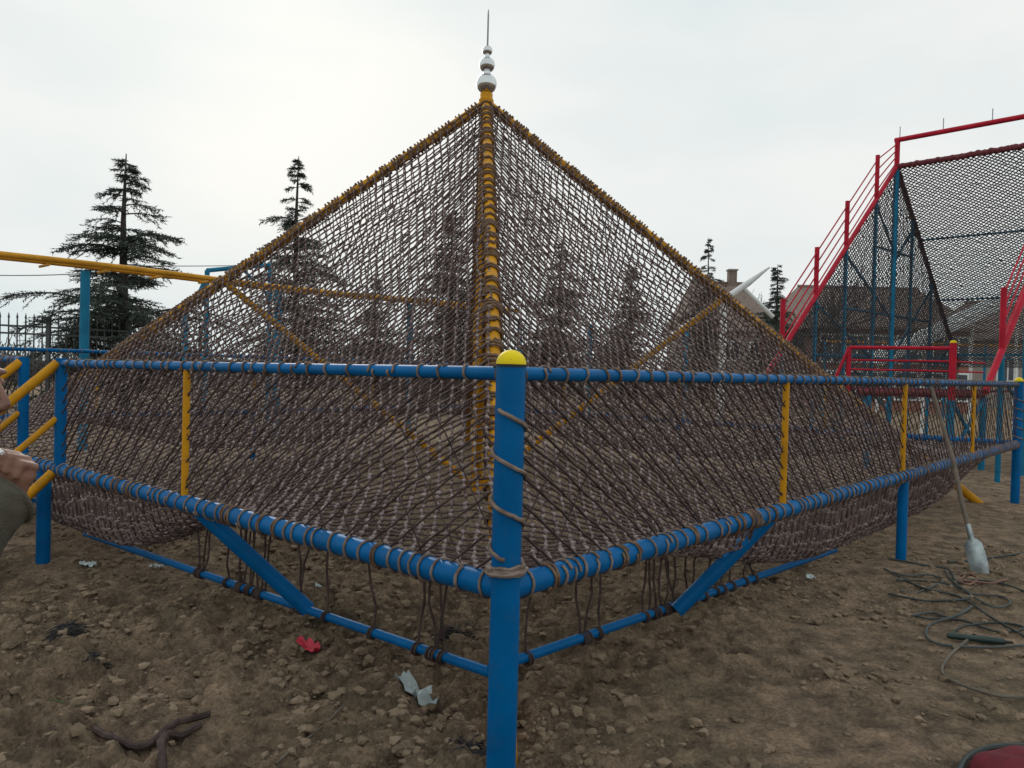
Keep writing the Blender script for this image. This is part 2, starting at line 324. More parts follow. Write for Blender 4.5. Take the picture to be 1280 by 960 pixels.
# finial
zA = APEX[2]
fin = MB().lathe([(.095, -.10), (.10, -.02), (.085, 0), (.085, .06), (.075, .075)], APEX).build('finial', M['yellow'], PYR)
zz = .075
for rad, zc in ((.137, .195), (.105, .445), (.068, .632)):
    MB().ell(APEX + V(0, 0, zc), (rad, rad, rad * .97), 32, 20).build('ball', M['steel'], fin)
MB().lathe([(.05, .30), (.05, .36)], APEX, 16).build('neck', M['steel'], fin); MB().lathe([(.035, .53), (.035, .58)], APEX, 16).build('neck', M['steel'], fin)
MB().lathe([(.012, .68), (.011, 1.1), (.006, 1.17)], APEX, 8).build('spike', M['wire'], fin)

# membrane height: pinned to the bottom rail and the ridges, hanging under its own weight, resting on the ground
n = 108; hgrid = np.full((n + 1, n + 1), ZB); I, J = np.meshgrid(np.arange(n + 1), np.arange(n + 1), indexing='ij'); du = SZ / n
rad = np.hypot(I - n / 2, J - n / 2) * du; zr = (APEX[2] - .05) * (1 - rad / RR) + .075
pin = ((I == J) | (I + J == n)) & (zr > ZB + .02); edge = (I == 0) | (J == 0) | (I == n) | (J == n)
hgrid = np.where(pin, zr, np.maximum(ZB * .7, np.minimum(zr, 5)))
hgrid[edge] = ZB; de = np.minimum(np.minimum(I, n - I), np.minimum(J, n - J)) * du; GRAV = .38 + .55 * np.exp(-(de / 1.3) ** 2); odd = (I + J) % 2
for it in range(1500):
    for c in (0, 1):
        a = np.zeros_like(hgrid); a[1:-1, 1:-1] = (hgrid[2:, 1:-1] + hgrid[:-2, 1:-1] + hgrid[1:-1, 2:] + hgrid[1:-1, :-2]) / 4 - GRAV[1:-1, 1:-1] * du * du / 4
        upd = (odd == c) & ~pin & ~edge; hgrid = np.where(upd, np.maximum(hgrid + 1.85 * (a - hgrid), .10), hgrid)
# slack bag of loose net that hangs down from the rail along the middle of each side
sst = lambda x: np.clip(x, 0, 1) ** 2 * (3 - 2 * np.clip(x, 0, 1))
along = np.where(np.minimum(I, n - I) < np.minimum(J, n - J), np.minimum(J, n - J), np.minimum(I, n - I)) * du
hgrid = np.where(pin, hgrid, np.maximum(hgrid - .50 * sst((along - np.where(J < I, .6, 2.2)) / np.where(J < I, 3.4, 2.0)) * (1 - np.exp(-de / .09)) * np.exp(-(de / 1.3) ** 2), .09)); hgrid[edge] = ZB
def hnet(u, v):
    a = np.clip(u / du, 0, n - 1e-6); b = np.clip(v / du, 0, n - 1e-6); i = a.astype(int); j = b.astype(int); fa = a - i; fb = b - j
    return (hgrid[i, j] * (1 - fa) + hgrid[i + 1, j] * fa) * (1 - fb) + (hgrid[i, j + 1] * (1 - fa) + hgrid[i + 1, j + 1] * fa) * fb
PT = .073; m = int(SZ * 1.4143 / PT / 2) + 2; ii, jj = np.meshgrid(np.arange(-m, m + 1), np.arange(-m, m + 1), indexing='ij')
wob = lambda k: (vnoise(ii * .13 + k, jj * .13 + 2 * k) - .5) * .09
pp = ii * PT + wob(3) + rng.normal(0, .0035, ii.shape); qq = jj * PT + wob(8) + rng.normal(0, .0035, ii.shape)
u = SZ / 2 + (qq + pp) / math.sqrt(2); v = SZ / 2 + (qq - pp) / math.sqrt(2)
mm = np.clip(np.maximum(np.abs(u - SZ / 2), np.abs(v - SZ / 2)) / (SZ / 2), 0, 1); st_ = 1 + .30 * (1 - mm)      # the net is stretched wide towards the peak, bunched along the rails
u = SZ / 2 + (u - SZ / 2) * st_; v = SZ / 2 + (v - SZ / 2) * st_
over = np.maximum(np.maximum(-u, u - SZ), np.maximum(-v, v - SZ)); ok = over < PT * .6
u = np.clip(u, 0, SZ); v = np.clip(v, 0, SZ); h = hnet(u, v) + rng.normal(0, .004, u.shape)
nodes = (C0[None, None] + u[..., None] * RD + v[..., None] * LD); nodes[..., 2] = h; nodes[..., 0] += .06 * np.clip((h - ZB) / (APEX[2] - ZB), 0, 1)
ids = -np.ones(ok.shape, int); ids[ok] = np.arange(ok.sum()); nd = nodes[ok]
e1 = (ids[:-1] >= 0) & (ids[1:] >= 0); e2 = (ids[:, :-1] >= 0) & (ids[:, 1:] >= 0)
S0 = np.concatenate([ids[:-1][e1], ids[:, :-1][e2]]); S1 = np.concatenate([ids[1:][e1], ids[:, 1:][e2]])
tag(rope_net('rope_net', nd, S0, S1, .0088, .0195, M['rope'], PYR, .0035), kind='stuff')

# ------------------------------------------------------------------ perimeter fence
FEN = thing('perimeter_fence', 'blue pipe fence laced with brown rope around the net pyramid, yellow uprights between its rails', 'fence', C0)
def post(p, r, z1, cap, name='corner_post'):
    o = MB().lathe([(r, -.35), (r, z1)], (p[0], p[1], 0), 28).build(name, M['blue'], FEN)
    if cap:
        MB().lathe([(r + .003, z1 - .004), (r + .003, z1 + .006)], (p[0], p[1], 0), 28).build('gasket', M['rubber'], o)
        R_ = r + .001; MB().lathe([(R_, z1 + .006)] + [(R_ * math.cos(a), z1 + .006 + R_ * .95 * math.sin(a)) for a in np.linspace(.12, 1.5, 9)], (p[0], p[1], 0), 28).build('cap', M['cap'], o)
    return o
PR = .0575
cpost = post(Q(0, 0), PR, 1.70, True)
for q in ((SZ, 0), (0, SZ), (SZ, SZ)): post(Q(*q), PR, 1.71, True)
# rope spiralling round the near post, with a bound collar where the bottom rails meet it
def helix(c, r, z0, z1, turns, ph, rr, nn=22, jit=.002):
    t = np.linspace(0, 1, int(turns * nn)); return [V(c[0] + (r + rr) * math.cos(ph + 2 * math.pi * turns * x), c[1] + (r + rr) * math.sin(ph + 2 * math.pi * turns * x), z0 + (z1 - z0) * x + random.gauss(0, jit)) for x in t]
mb = MB(); mb.tube(helix(Q(0, 0), PR, 1.53, .96, 3.1, -2.3, .008), .0085, 6); mb.build('spiral_rope', M['lash'], cpost)
mb = MB(); mb.tube(helix(Q(0, 0), PR, .895, .935, 3.2, 0, .008), .0085, 6); mb.tube(helix(Q(0, 0), PR + .010, .90, .925, 1.3, 2, .006), .0085, 6); mb.build('rope_collar', M['lash'], cpost)
for k in range(3):
    c_ = Q(SZ if k != 1 else 0, SZ if k else 0); MB().tube(helix(c_, PR, 1.55, .9, 5, k, .008, 12), .0085, 5).build('spiral_rope', M['lash'], FEN)
def coil_mesh(R_, rr, turns, pitch, seed):
    r = random.Random(seed); pts = []
    for i in range(int(14 * turns) + 1):
        a = i / 14 * 2 * math.pi; pts.append(((i / 14) * pitch - turns * pitch / 2 + r.gauss(0, .002), (R_ + rr * .85) * math.cos(a), (R_ + rr * .85) * math.sin(a)))
    return MB().tube(pts, rr, 5).mesh('rope_lashing', M['lash'] if seed % 3 else M['rope_ridge'], True, None)
RT, RB = .0275, .049
COT = [coil_mesh(RT, .0056, 1.1, .03, i) for i in range(4)]; COB = [coil_mesh(RB, .0064, t_, p_, i + 10) for i, (t_, p_) in enumerate([(1.05, .02), (1.1, .03), (2.05, .016), (1.05, .012), (1.1, .035)])]
def rail(a, b, r, name, sag=0.):
    ts = np.linspace(0, 1, 14); return MB().tube([a + (b - a) * t - V(0, 0, sag * 4 * t * (1 - t)) for t in ts], r, 18).build(name, M['blue'], FEN)
def lash(o, a, b, lib, t0, t1, step, indiv):
    d = b - a; Ln = np.linalg.norm(d); d = d / Ln; az = math.atan2(d[1], d[0]); t = t0; far = MB()
    while t < t1:
        c = a + d * t
        if t < indiv:
            l = link('rope_lashing', random.choice(lib), o); l.location = c; l.rotation_euler = (0, -math.asin(d[2]), az + random.gauss(0, .05)); l.scale = (random.uniform(.8, 1.4) * (1 if random.random() < .8 else -1), 1, 1)
            l.rotation_euler.rotate_axis('X', random.uniform(0, 6.3))
        else:
            me = random.choice(lib); vv = np.array([x.co[:] for x in me.vertices]); R3 = np.array(Matrix.Rotation(az, 3, 'Z')); far.add(vv @ R3.T + c, [tuple(f.vertices) for f in me.polygons])
        t += step * random.choice([.55, .8, 1, 1, 1.1, 1.3])
    if far.n: tag(far.build('far_lashings', M['lash'], o), kind='stuff')
# near right side
a, b = Q(0, 0, ZT), Q(SZ - .05, 0, ZT + .005); o = rail(a, b, RT, 'top_rail'); lash(o, a, b, COT, .06, SZ - .1, .135, 6.2)
a, b = Q(0, 0, ZB), Q(SZ - .05, 0, ZB); o = rail(a, b, RB, 'bottom_rail'); lash(o, a, b, COB, .10, SZ - .1, .115, 6.2)
# near left side with its gap for the entry steps
E0, E1 = 4.56, 5.38
a, b = Q(0, 0, ZT), Q(0, E0, ZT - .02); o = rail(a, b, RT, 'top_rail'); lash(o, a, b, COT, .06, E0 - .05, .135, 9)
a, b = Q(0, E1, ZT), Q(0, SZ - .05, ZT); o = rail(a, b, RT, 'top_rail'); lash(o, a, b, COT, .05, 5.2, .16, 0)
a, b = Q(0, 0, ZB), Q(0, SZ - .05, ZB); o = rail(a, b, RB, 'bottom_rail'); lash(o, a, b, COB, .10, SZ - .1, .115, 5.6)
# far sides
for (a, b) in ((Q(SZ, 0), Q(SZ, SZ)), (Q(0, SZ), Q(SZ, SZ))):
    d = unit(b - a) * .05
    up = V(0, 0, ZT + .14) if a[0] < 0 else V(0, 0, ZT)
    o = rail(a + d + up, b - d + up, RT, 'top_rail'); lash(o, a + d + up, b - d + up, COT, .1, SZ - .2, .14, 0)
    o = rail(a + d + V(0, 0, ZB), b - d + V(0, 0, ZB), RB, 'bottom_rail'); lash(o, a + d + V(0, 0, ZB), b - d + V(0, 0, ZB), COB, .1, SZ - .2, .14, 0)
# uprights
for (uu, vv) in ((2.64, 0), (5.24, 0), (7.94, 0), (0, 2.58), (0, 7.9), (SZ, 2.65), (SZ, 5.3), (SZ, 7.95), (2.65, SZ), (5.3, SZ), (7.95, SZ)):
    MB().bar(Q(uu, vv, ZB + .03), Q(uu, vv, ZT - .005), .021, 12).build('upright', M['yellow'], FEN)
for (uu, vv) in ((5.28, 0), (5.3, SZ), (SZ, 5.3), (0, 7.9)): MB().bar(Q(uu, vv, -.3), Q(uu, vv, ZB), .044, 16).build('leg', M['blue'], FEN)
for vv in (E0, E1): MB().bar(Q(0, vv, ZB), Q(0, vv, ZT + .02), .042, 16).build('gate_post', M['blue'], FEN)
MB().bar(Q(0, 4.88, -.3), Q(0, 4.88, ZB), .052, 16).build('leg', M['blue'], FEN)
# inward struts under the bottom rails, and the low tie rails they stand on
IN = .44
for (p0, p1) in ((Q(0, 2.40, ZB - .02), G(381, 758, .26)), (Q(2.46, 0, ZB - .02), G(850, 759, .27))):
    MB().bar(p0, p1 + unit(p1 - p0) * .03, .046, 16).build('strut', M['blue'], FEN)
for (pa, pb) in ((Q(IN, IN - .03, ZG), Q(IN, 5.2, ZG - .08)), (Q(IN - .03, IN, ZG + .03), Q(4.9, IN, ZG - .1))):
    o = MB().bar(pa, pb, .025, 12).build('tie_rail', M['blue'], FEN)
# guy ropes from the net's edge down to the tie rails
for side in (0, 1):
    for k in range(20):
        t = random.uniform(.5, 3.4); s = IN; uv = (s, t) if side == 0 else (t, s); uv2 = (s, t + random.uniform(-.12, .12)) if side == 0 else (t + random.uniform(-.12, .12), s)
        top = Q(*uv2, float(hnet(np.array([uv2[0]]), np.array([uv2[1]]))[0])); zt2 = ZG - .08 * t / 5.2 if side == 0 else ZG + .03 - .13 * t / 4.9; bot = Q(*uv, zt2 + .02)
        g = [bot + (top - bot) * x + V(random.gauss(0, .008), random.gauss(0, .008), 0) for x in np.linspace(0, 1, 5)]
        mb = MB().tube(g, .007, 5); al = RD if side else LD; n2 = LD if side else RD
        mb.tube([Q(*uv, zt2) + .032 * (math.cos(a) * n2 + V(0, 0, 1) * math.sin(a)) + al * a * .003 for a in np.linspace(0, 12.6, 20)], .007, 5)
        mb.build('guy_rope', M['rope_dark'], FEN)
# slanting ropes laced between top and bottom rail
def lacing(fn, t0, t1, step, shift0, sgn=1, zt=ZT, knots=True):
    nds = []; S0 = []; S1 = []; k = 0; t = t0
    while t < t1:
        tb = t + (shift0 if shift0 < 0 else shift0 * max(.8, 1.3 - .08 * max(t, 0))) * (1 + random.gauss(0, .035)); m_ = 11; bow = random.gauss(.03, .02)
        xs = np.linspace(0, 1, m_); prev = None
        for x in xs:
            tt = t + (tb - t) * (x + .03 * math.sin(math.pi * x)); z = zt - .02 + (ZB + .03 - zt + .02) * x
            if tt > t1 + .01 or tt < t0 - 1e-6: prev = None; continue
            nds.append(fn(tt, z) + rng.normal(0, .0022, 3)); 
            if prev is not None: S0.append(prev); S1.append(k)
            prev = k; k += 1
        t += step * random.uniform(.85, 1.15)
    return np.array(nds), np.array(S0), np.array(S1)
for fn, t0, t1 in ((lambda t, z: Q(t, 0, z), -1.1, SZ - .05), (lambda t, z: Q(0, t, z), -1.1, E0), (lambda t, z: Q(0, t, z), E1, SZ), (lambda t, z: Q(SZ, t, z), .05, SZ), (lambda t, z: Q(t, SZ, z), .05, SZ)):
    nn, a_, b_ = lacing(fn, t0, t1, .128, .92)
    if t0 < 0:                                          # ropes that would start beyond the post start on it
        tt = (nn - C0) @ (RD + LD); keep = tt > .05; mp_ = -np.ones(len(nn), int); mp_[keep] = np.arange(keep.sum()); g_ = keep[a_] & keep[b_]; a_, b_ = mp_[a_[g_]], mp_[b_[g_]]; nn = nn[keep]
    tag(rope_net('lacing_net', nn, a_, b_, .0056, .0098, M['rope_dark'], FEN, .002), kind='stuff')
    nn, a_, b_ = lacing(fn, max(t0, .02), t1, .26, -.6); tag(rope_net('lacing_net', nn, a_, b_, .0036, 0, M['rope_dark'], FEN, .002), kind='stuff')

# ------------------------------------------------------------------ entry steps with yellow handrails
ST = thing('entry_steps', 'steep yellow pipe handrails and stringers of the entry steps at the fence gap', 'steps', Q(0, E0))
OUT = -RD
for vv in (E0, E1):
    b = Q(0, vv)
    MB().tube([b + V(0, 0, ZT - .02) + OUT * .03, b + OUT * 1.25 + V(0, 0, ZT - 1.15), b + OUT * 1.25 + V(0, 0, -.1)], .036, 12).build('handrail', M['yellow'], ST)
    MB().bar(b + V(0, 0, ZT - .44) + OUT * .03, b + OUT * 1.22 + V(0, 0, .15), .024, 10).build('mid_rail', M['yellow'], ST)
    MB().bar(b + V(0, 0, ZB - .02) + OUT * .05, b + OUT * .95 + V(0, 0, -.05), .036, 10).build('stringer', M['yellow'], ST)
for i in range(3):
    c_ = Q(0, (E0 + E1) / 2) + OUT * (.28 + .24 * i) + V(0, 0, .62 - .215 * i); MB().box(c_, (.12, (E1 - E0) / 2, .014), [RD, LD, V(0, 0, 1)]).build('tread', M['blue'], ST, False)

# ------------------------------------------------------------------ cedars
M['needle'] = mat('cedar_needles', (.026, .042, .034), .7, .3, 1.2, col2=(.070, .095, .070)); M['bark'] = mat('bark', (.055, .045, .038), .9, .3, 6, bump=.5, bscale=20)
def cedar_mesh(seed, H, base, sparse=1.0):
    r = np.random.default_rng(seed); tr = MB(); tr.tube([V(0, 0, -.3), V(.03, 0, H * .4), V(0, .04, H * .75), V(.02, 0, H)], [.17, .12, .06, .012], 8)
    A = []; B = []; NV = []; NQ = []; k = 0
    z = H * .10
    while z < H * .985:
        f = z / H; Lb = base * (1 - f) ** 1.0 * (1 + .16 * math.sin(z * 2.3 + seed)) + .10
        for _ in range(r.integers(4, 7) if f < .75 else 3):
            zb = z; z = float(np.clip(zb + r.normal(0, .11), .3, H * .985)); a = r.uniform(0, 6.28); L = Lb * r.uniform(.45, 1.2) * (1.25 if r.random() < .1 else 1.); d = V(math.cos(a), math.sin(a), 0); sd = V(-d[1], d[0], 0); m = max(4, int(L / .16))
            rise = r.uniform(.10, .48); pts = [V(0, 0, z)]
            for i in range(1, m + 1):
                x = i / m; pts.append(V(0, 0, z) + d * L * x + V(0, 0, L * (rise * x - .78 * max(0, x - .35) ** 1.6)) + sd * r.normal(0, .015) * L)
            tr.tube(pts, np.linspace(.012 + .014 * L, .004, m + 1), 4, False)
            for i in range(1, m + 1):
                x = i / m; tl = (.22 + .62 * (1 - x) * x * 2) * min(1, L / 1.2 + .25) * r.uniform(.7, 1.2)
                for sgn in (-1, 1, -1, 1, 0):
                    if r.random() > .86 * sparse and i < m: continue
                    td = unit(d * r.uniform(.5, 1.1) + sd * sgn * r.uniform(.7, 1.2) + V(0, 0, r.uniform(-.55, -.05) - (.5 if sgn == 0 else 0)))
                    p0 = pts[i] if i == 1 else pts[i - 1] + (pts[i] - pts[i - 1]) * r.random()
                    p1 = p0 + td * tl; A.append(p0); B.append(p1)
                    nn = max(5, int(tl / .024))
                    C_ = p0 + (p1 - p0) * ((np.arange(nn) + r.random(nn)) / nn)[:, None]; q_ = td * .7 + r.normal(0, .6, (nn, 3)); q_ /= np.linalg.norm(q_, axis=1)[:, None]   # needle tufts all round the twig
                    w_ = np.cross(q_, r.normal(0, 1, (nn, 3))); w_ *= (r.uniform(.010, .018, nn) / np.linalg.norm(w_, axis=1))[:, None]; NV.append(np.stack([C_ - w_, C_ + w_, C_ + q_ * r.uniform(.07, .13, nn)[:, None]], 1).reshape(-1, 3))
            z = zb
        z += r.uniform(.16, .33) * (H / 7) * (.6 if f > .86 else 1)
    v, q = segs(np.array(A), np.array(B), .004, 3); tr.add(v, q)
    return tr.mesh('trunk', M['bark'], True, None), fast_mesh('crown', np.concatenate(NV), np.arange(sum(map(len, NV))).reshape(-1, 3), M['needle'], False)
CED = [cedar_mesh(1, 8.2, 3.4, .82), cedar_mesh(2, 10.0, 2.7, .85), cedar_mesh(5, 7.5, 2.4, .9)]
def cedar(k, px, pytop, d, label, rot=0., wide=1.):
    t = P(px, pytop, d); me = CED[k]; H = me[0].vertices[0].co  # noqa
    h0 = (8.2, 10.0, 7.5)[k]; s = t[2] / h0; o = thing('cedar_tree', label, 'tree', (t[0], t[1], 0), 'cedar trees behind the playground')
    o.rotation_euler = (0, 0, rot); o.scale = (s * wide, s * wide, s); bpy.context.view_layer.update()
    for nm, m_ in (('trunk', me[0]), ('crown', me[1])):
        c = bpy.data.objects.new(nm, m_); SC.collection.objects.link(c); c.parent = o
cedar(0, 158, 192, 24, 'broad dark cedar rising behind the yellow track rails', 2.2, 1.3)
cedar(1, 373, 195, 33, 'slender cedar whose tip shows over the net pyramid beside the blue portal frame', 1.2, 1.15)
cedar(2, 566, 262, 30, 'dark cedar seen through the net just beside the front ridge pipe', .3, 1.0)
cedar(0, 702, 300, 34, 'dark cedar seen through the upper net on the red tower side of the front ridge', 1.7, .9)
cedar(2, 790, 330, 38, 'low cedar seen through the net in front of the brown-roofed house', 2.9, 1.1)
cedar(1, 886, 297, 46, 'far cedar with thin tip above the net ridge beside the brown roof', 4.0, .9)
cedar(2, 972, 330, 42, 'dark cedar standing between the brown-roofed house and the red tower', 5.0, 1.0)
cedar(0, 470, 345, 44, 'squat far cedar seen only through the net behind the yellow track', .9, 1.0)

# bare tree
def bare_tree(px, pytop, d, label, seed):
    t = P(px, pytop, d); H = t[2]; r = random.Random(seed); mb = MB(); o = thing('bare_tree', label, 'tree', (t[0], t[1], 0), 'leafless trees')
    tw = MB()
    def grow(p, dr, L, rad, lv):
        pts = [p]; q = p; dd = dr
        for i in range(3): dd = unit(dd + V(r.gauss(0, .12), r.gauss(0, .12), r.gauss(.05, .08))); q = q + dd * L / 3; pts.append(q)
        (mb if lv < 2 else tw).tube(pts, np.linspace(rad, rad * .6, 4), 5 if lv < 2 else 3, False)
        if lv < 5:
            for _ in range(3 if lv else 5): grow(pts[r.choice([2, 3, 3])], unit(dd + V(r.gauss(0, .5), r.gauss(0, .5), r.gauss(.15, .25))), L * r.uniform(.6, .85), rad * .66, lv + 1)
    grow(V(t[0], t[1], -.2), V(0, 0, 1.), H * .30, H * .016, 0)
    mb.build('trunk', M['bark'], o); tw.build('crown', M['bark'], o)
bare_tree(1006, 322, 44, 'leafless tree with fine upright twigs behind the red stair rail', 3)
bare_tree(935, 345, 70, 'small far leafless tree rising behind the brown roof', 9)
# distant thicket along the horizon
M['thicket'] = mat('winter_thicket', (.085, .085, .075), .95, .3, .4, col2=(.15, .15, .14)); r = np.random.default_rng(4); A = []; B = []
for i in range(3600):
    x = r.uniform(-75, 70); y = r.uniform(58, 70) + .05 * abs(x); hh = r.uniform(2.2, 5.0) * (.8 + .3 * math.sin(x * .35) + .2 * math.sin(x * 1.1)); p = V(x, y, 0); dr = V(r.normal(0, .16), r.normal(0, .1), 1)
    q = p + dr * hh * .5; A.append(p); B.append(q)
    for _ in range(6):
        d2 = unit(dr + r.normal(0, .5, 3)); d2[2] = abs(d2[2]); A.append(p + (q - p) * r.uniform(.2, 1)); B.append(A[-1] + d2 * hh * r.uniform(.25, .55))
v, q = segs(np.array(A), np.array(B), .035, 3); tag(link('thicket', fast_mesh('thicket', v, q, M['thicket'])), 'grey winter thicket in a band along the horizon', 'thicket', kind='stuff')

# ------------------------------------------------------------------ spiked iron fence, left background
M['iron'] = mat('grey_iron', (.075, .085, .085), .6, .2, 3)
IF = thing('iron_fence', 'grey iron fence with spear-topped bars behind the yellow track', 'fence', (-14, 21, 0)); fa, fb = P(-190, 452, 19), P(250, 456, 25); fa[2] = fb[2] = 0; fd = unit(fb - fa); Lf = np.linalg.norm(fb - fa)
for z in (2.55, 2.35, .35): MB().box((fa + fb) / 2 + V(0, 0, z), (Lf / 2, .02, .025), [fd, V(-fd[1], fd[0], 0), V(0, 0, 1)]).build('cross_rail', M['iron'], IF, False)
bm_ = MB().box((0, 0, 1.35), (.014, .014, 1.38)); bm_.lathe([(.014, 2.73), (.034, 2.78), (.001, 2.92)], n=6); sp = bm_.mesh('bar', M['iron'], False)
for i in range(int(Lf / .20)):
    o = bpy.data.objects.new('bar', sp); SC.collection.objects.link(o); o.parent = IF; o.matrix_parent_inverse = Matrix.Translation(-IF.location); o.location = fa + fd * (i + .5) * .20
for i in range(5): MB().box(fa + fd * Lf * i / 4 + V(0, 0, 1.4), (.05, .05, 1.45)).build('fence_post', M['iron'], IF, False)

# ------------------------------------------------------------------ yellow track on blue posts
TK = thing('track', 'pair of yellow track pipes crossing behind the pyramid on blue posts', 'track', P(103, 455, 16) * V(1, 1, 0))
zt_ = 3.43
def trk(x): a, b = P(-160, 300, 12.6), P(640, 392, 23.6); p = a + (b - a) * x; p[2] = zt_; return p
td = unit(trk(1) - trk(0)); tn = V(-td[1], td[0], 0)
for off in (-.24, .24): MB().tube([trk(x) + tn * off + V(0, 0, .03 * math.sin(9 * x)) for x in np.linspace(0, 1, 20)], .052, 12).build('track_pipe', M['orange'], TK)
for x in np.linspace(.03, .97, 15): MB().bar(trk(x) - tn * .24 - V(0, 0, .07), trk(x) + tn * .24 - V(0, 0, .07), .025, 8).build('tie', M['orange'], TK)
for px in (103, 345, 510):
    for x in np.linspace(0, 1, 300):
        p = trk(x); 
        if 640 + p[0] / p[1] * F >= px: break
    MB().bar(V(p[0], p[1], -.3), V(p[0], p[1], zt_ - .09), .085, 14).build('post', M['blue_far'], TK)
# blue portal frame
PF = thing('portal_frame', 'teal blue portal frame with a braced corner behind the pyramid net', 'frame', P(300, 455, 20) * V(1, 1, 0))
a, b = P(259, 338, 19.5), P(338, 331, 21)
for p in (a, b): MB().bar(V(p[0], p[1], -.2), p, .06, 12).build('leg', M['blue_far'], PF)
MB().bar(a, b, .055, 12).build('beam', M['blue_far'], PF); MB().bar(a + V(.02, 0, -.05), P(247, 372, 19.4), .05, 10).build('brace', M['blue_far'], PF)
MB().bar(P(338, 372, 21), P(300, 333, 20.3), .04, 10).build('brace', M['blue_far'], PF)
for (p0, p1, lb) in ((P(-40, 343, 17), P(104, 342, 16), 'thin cable hanging just below the yellow track pipes'), (P(100, 331, 17), P(338, 331, 21), 'thin cable strung level to the blue portal frame')):
    tag(MB().tube([p0 + (p1 - p0) * x - V(0, 0, .12 * x * (1 - x)) for x in np.linspace(0, 1, 9)], .011, 5).build('cable', M['wire']), lb, 'cable')
# blue posts of other rides seen through the net
for i, (px, pyt, d, lb) in enumerate([(232, 385, 22, 'teal blue post behind the net below the portal frame'), (650, 400, 24, 'teal blue post behind the net close to the front ridge'), (738, 408, 25, 'teal blue post behind the net near the low cedar'), (858, 412, 26, 'teal blue post behind the net near the inner strut end')]):
    t = P(px, pyt, d); o = MB().lathe([(.16, 0), (.16, .02), (.075, .021), (.075, t[2]), (.05, t[2] + .03)], (t[0], t[1], 0), 14).build('blue_post', M['blue_far']); tag(o, lb, 'post', 'blue posts behind the pyramid')

# ------------------------------------------------------------------ houses
M['roof'] = mat('brown_roof', (.17, .125, .105), .9, .25, 3, col2=(.24, .18, .155)); M['brick'] = mat('red_brick_wall', (.23, .10, .075), .9, .25, 2, col2=(.30, .15, .11)); M['render'] = mat('grey_render', (.30, .27, .24), .9, .15, 1)
M['glass'] = mat('window_glass', (.05, .06, .07), .15, .2, 1); M['white'] = mat('white_paint', (.72, .74, .74), .5, .08, 3)
def house(px0, px1, d, depth, ez, rz, wall, label, wins, chim=None, hip=.15):
    a, b = P(px0, 470, d), P(px1, 470, d); a[2] = b[2] = 0; w_ = unit(b - a); nrm = V(-w_[1], w_[0], 0); W = np.linalg.norm(b - a)
    H = thing('house', label, 'house', (a + b) / 2 + nrm * depth / 2); up = V(0, 0, 1)
    MB().hexa([a, b, b + nrm * depth, a + nrm * depth], [p + up * ez for p in (a, b, b + nrm * depth, a + nrm * depth)]).build('wall', M[wall], H, False)
    o_ = .5; e4 = [a - w_ * o_ - nrm * o_, b + w_ * o_ - nrm * o_, b + w_ * o_ + nrm * (depth + o_), a - w_ * o_ + nrm * (depth + o_)]; e4 = [p + up * ez for p in e4]
    r0 = a + w_ * W * hip + nrm * depth / 2 + up * rz; r1 = b - w_ * W * hip + nrm * depth / 2 + up * rz
    rf = MB(); rf.add([p - up * .15 for p in e4] + e4 + [r0, r1], [(3, 2, 1, 0), (0, 1, 5, 4), (1, 2, 6, 5), (2, 3, 7, 6), (3, 0, 4, 7), (4, 5, 9, 8), (5, 6, 9), (6, 7, 8, 9), (7, 4, 8)]); ro = rf.build('roof', M['roof'], H, False)
    MB().bar(r0, r1, .12, 8).build('ridge_cap', M['roof'], ro)
    if chim: c = r0 + (r1 - r0) * chim + up * .2; MB().box(c, (.32, .32, .8)).build('chimney', M['roof'], ro, False); MB().box(c + up * .85, (.4, .4, .06)).build('chimney_cap', M['render'], ro, False)
    for (fx, z, ww, hh) in wins:
        c = a + w_ * W * fx + up * z - nrm * .03; ax = [w_, nrm, up]; f = MB().box(c, (ww / 2 + .1, .06, hh / 2 + .1), ax).build('window', M['white'], H, False)
        MB().box(c - nrm * .05, (ww / 2, .03, hh / 2), ax).build('pane', M['glass'], f, False); MB().box(c - nrm * .09, (.04, .02, hh / 2), ax).build('mullion', M['white'], f, False)
house(862, 962, 60, 9, 5.2, 9.2, 'render', 'far house with brown hipped roof and chimney beyond the net ridge', [(.15, 3.6, 1.2, 1.3), (.5, 3.6, 1.2, 1.3), (.85, 3.6, 1.2, 1.3)], .78)
house(1018, 1215, 44, 10, 4.6, 7.3, 'brick', 'brick building with low brown roof behind the red net tower', [(x, z, 1.1, 1.4) for x in (.1, .26, .42, .58, .74, .9) for z in (3.4, 1.4)], None, .08)
house(1240, 1420, 52, 10, 4.6, 7.4, 'render', 'grey rendered building behind the stair rail of the red net tower', [(x, 2.6, 1.2, 1.4) for x in (.1, .3, .5)], None, .1)

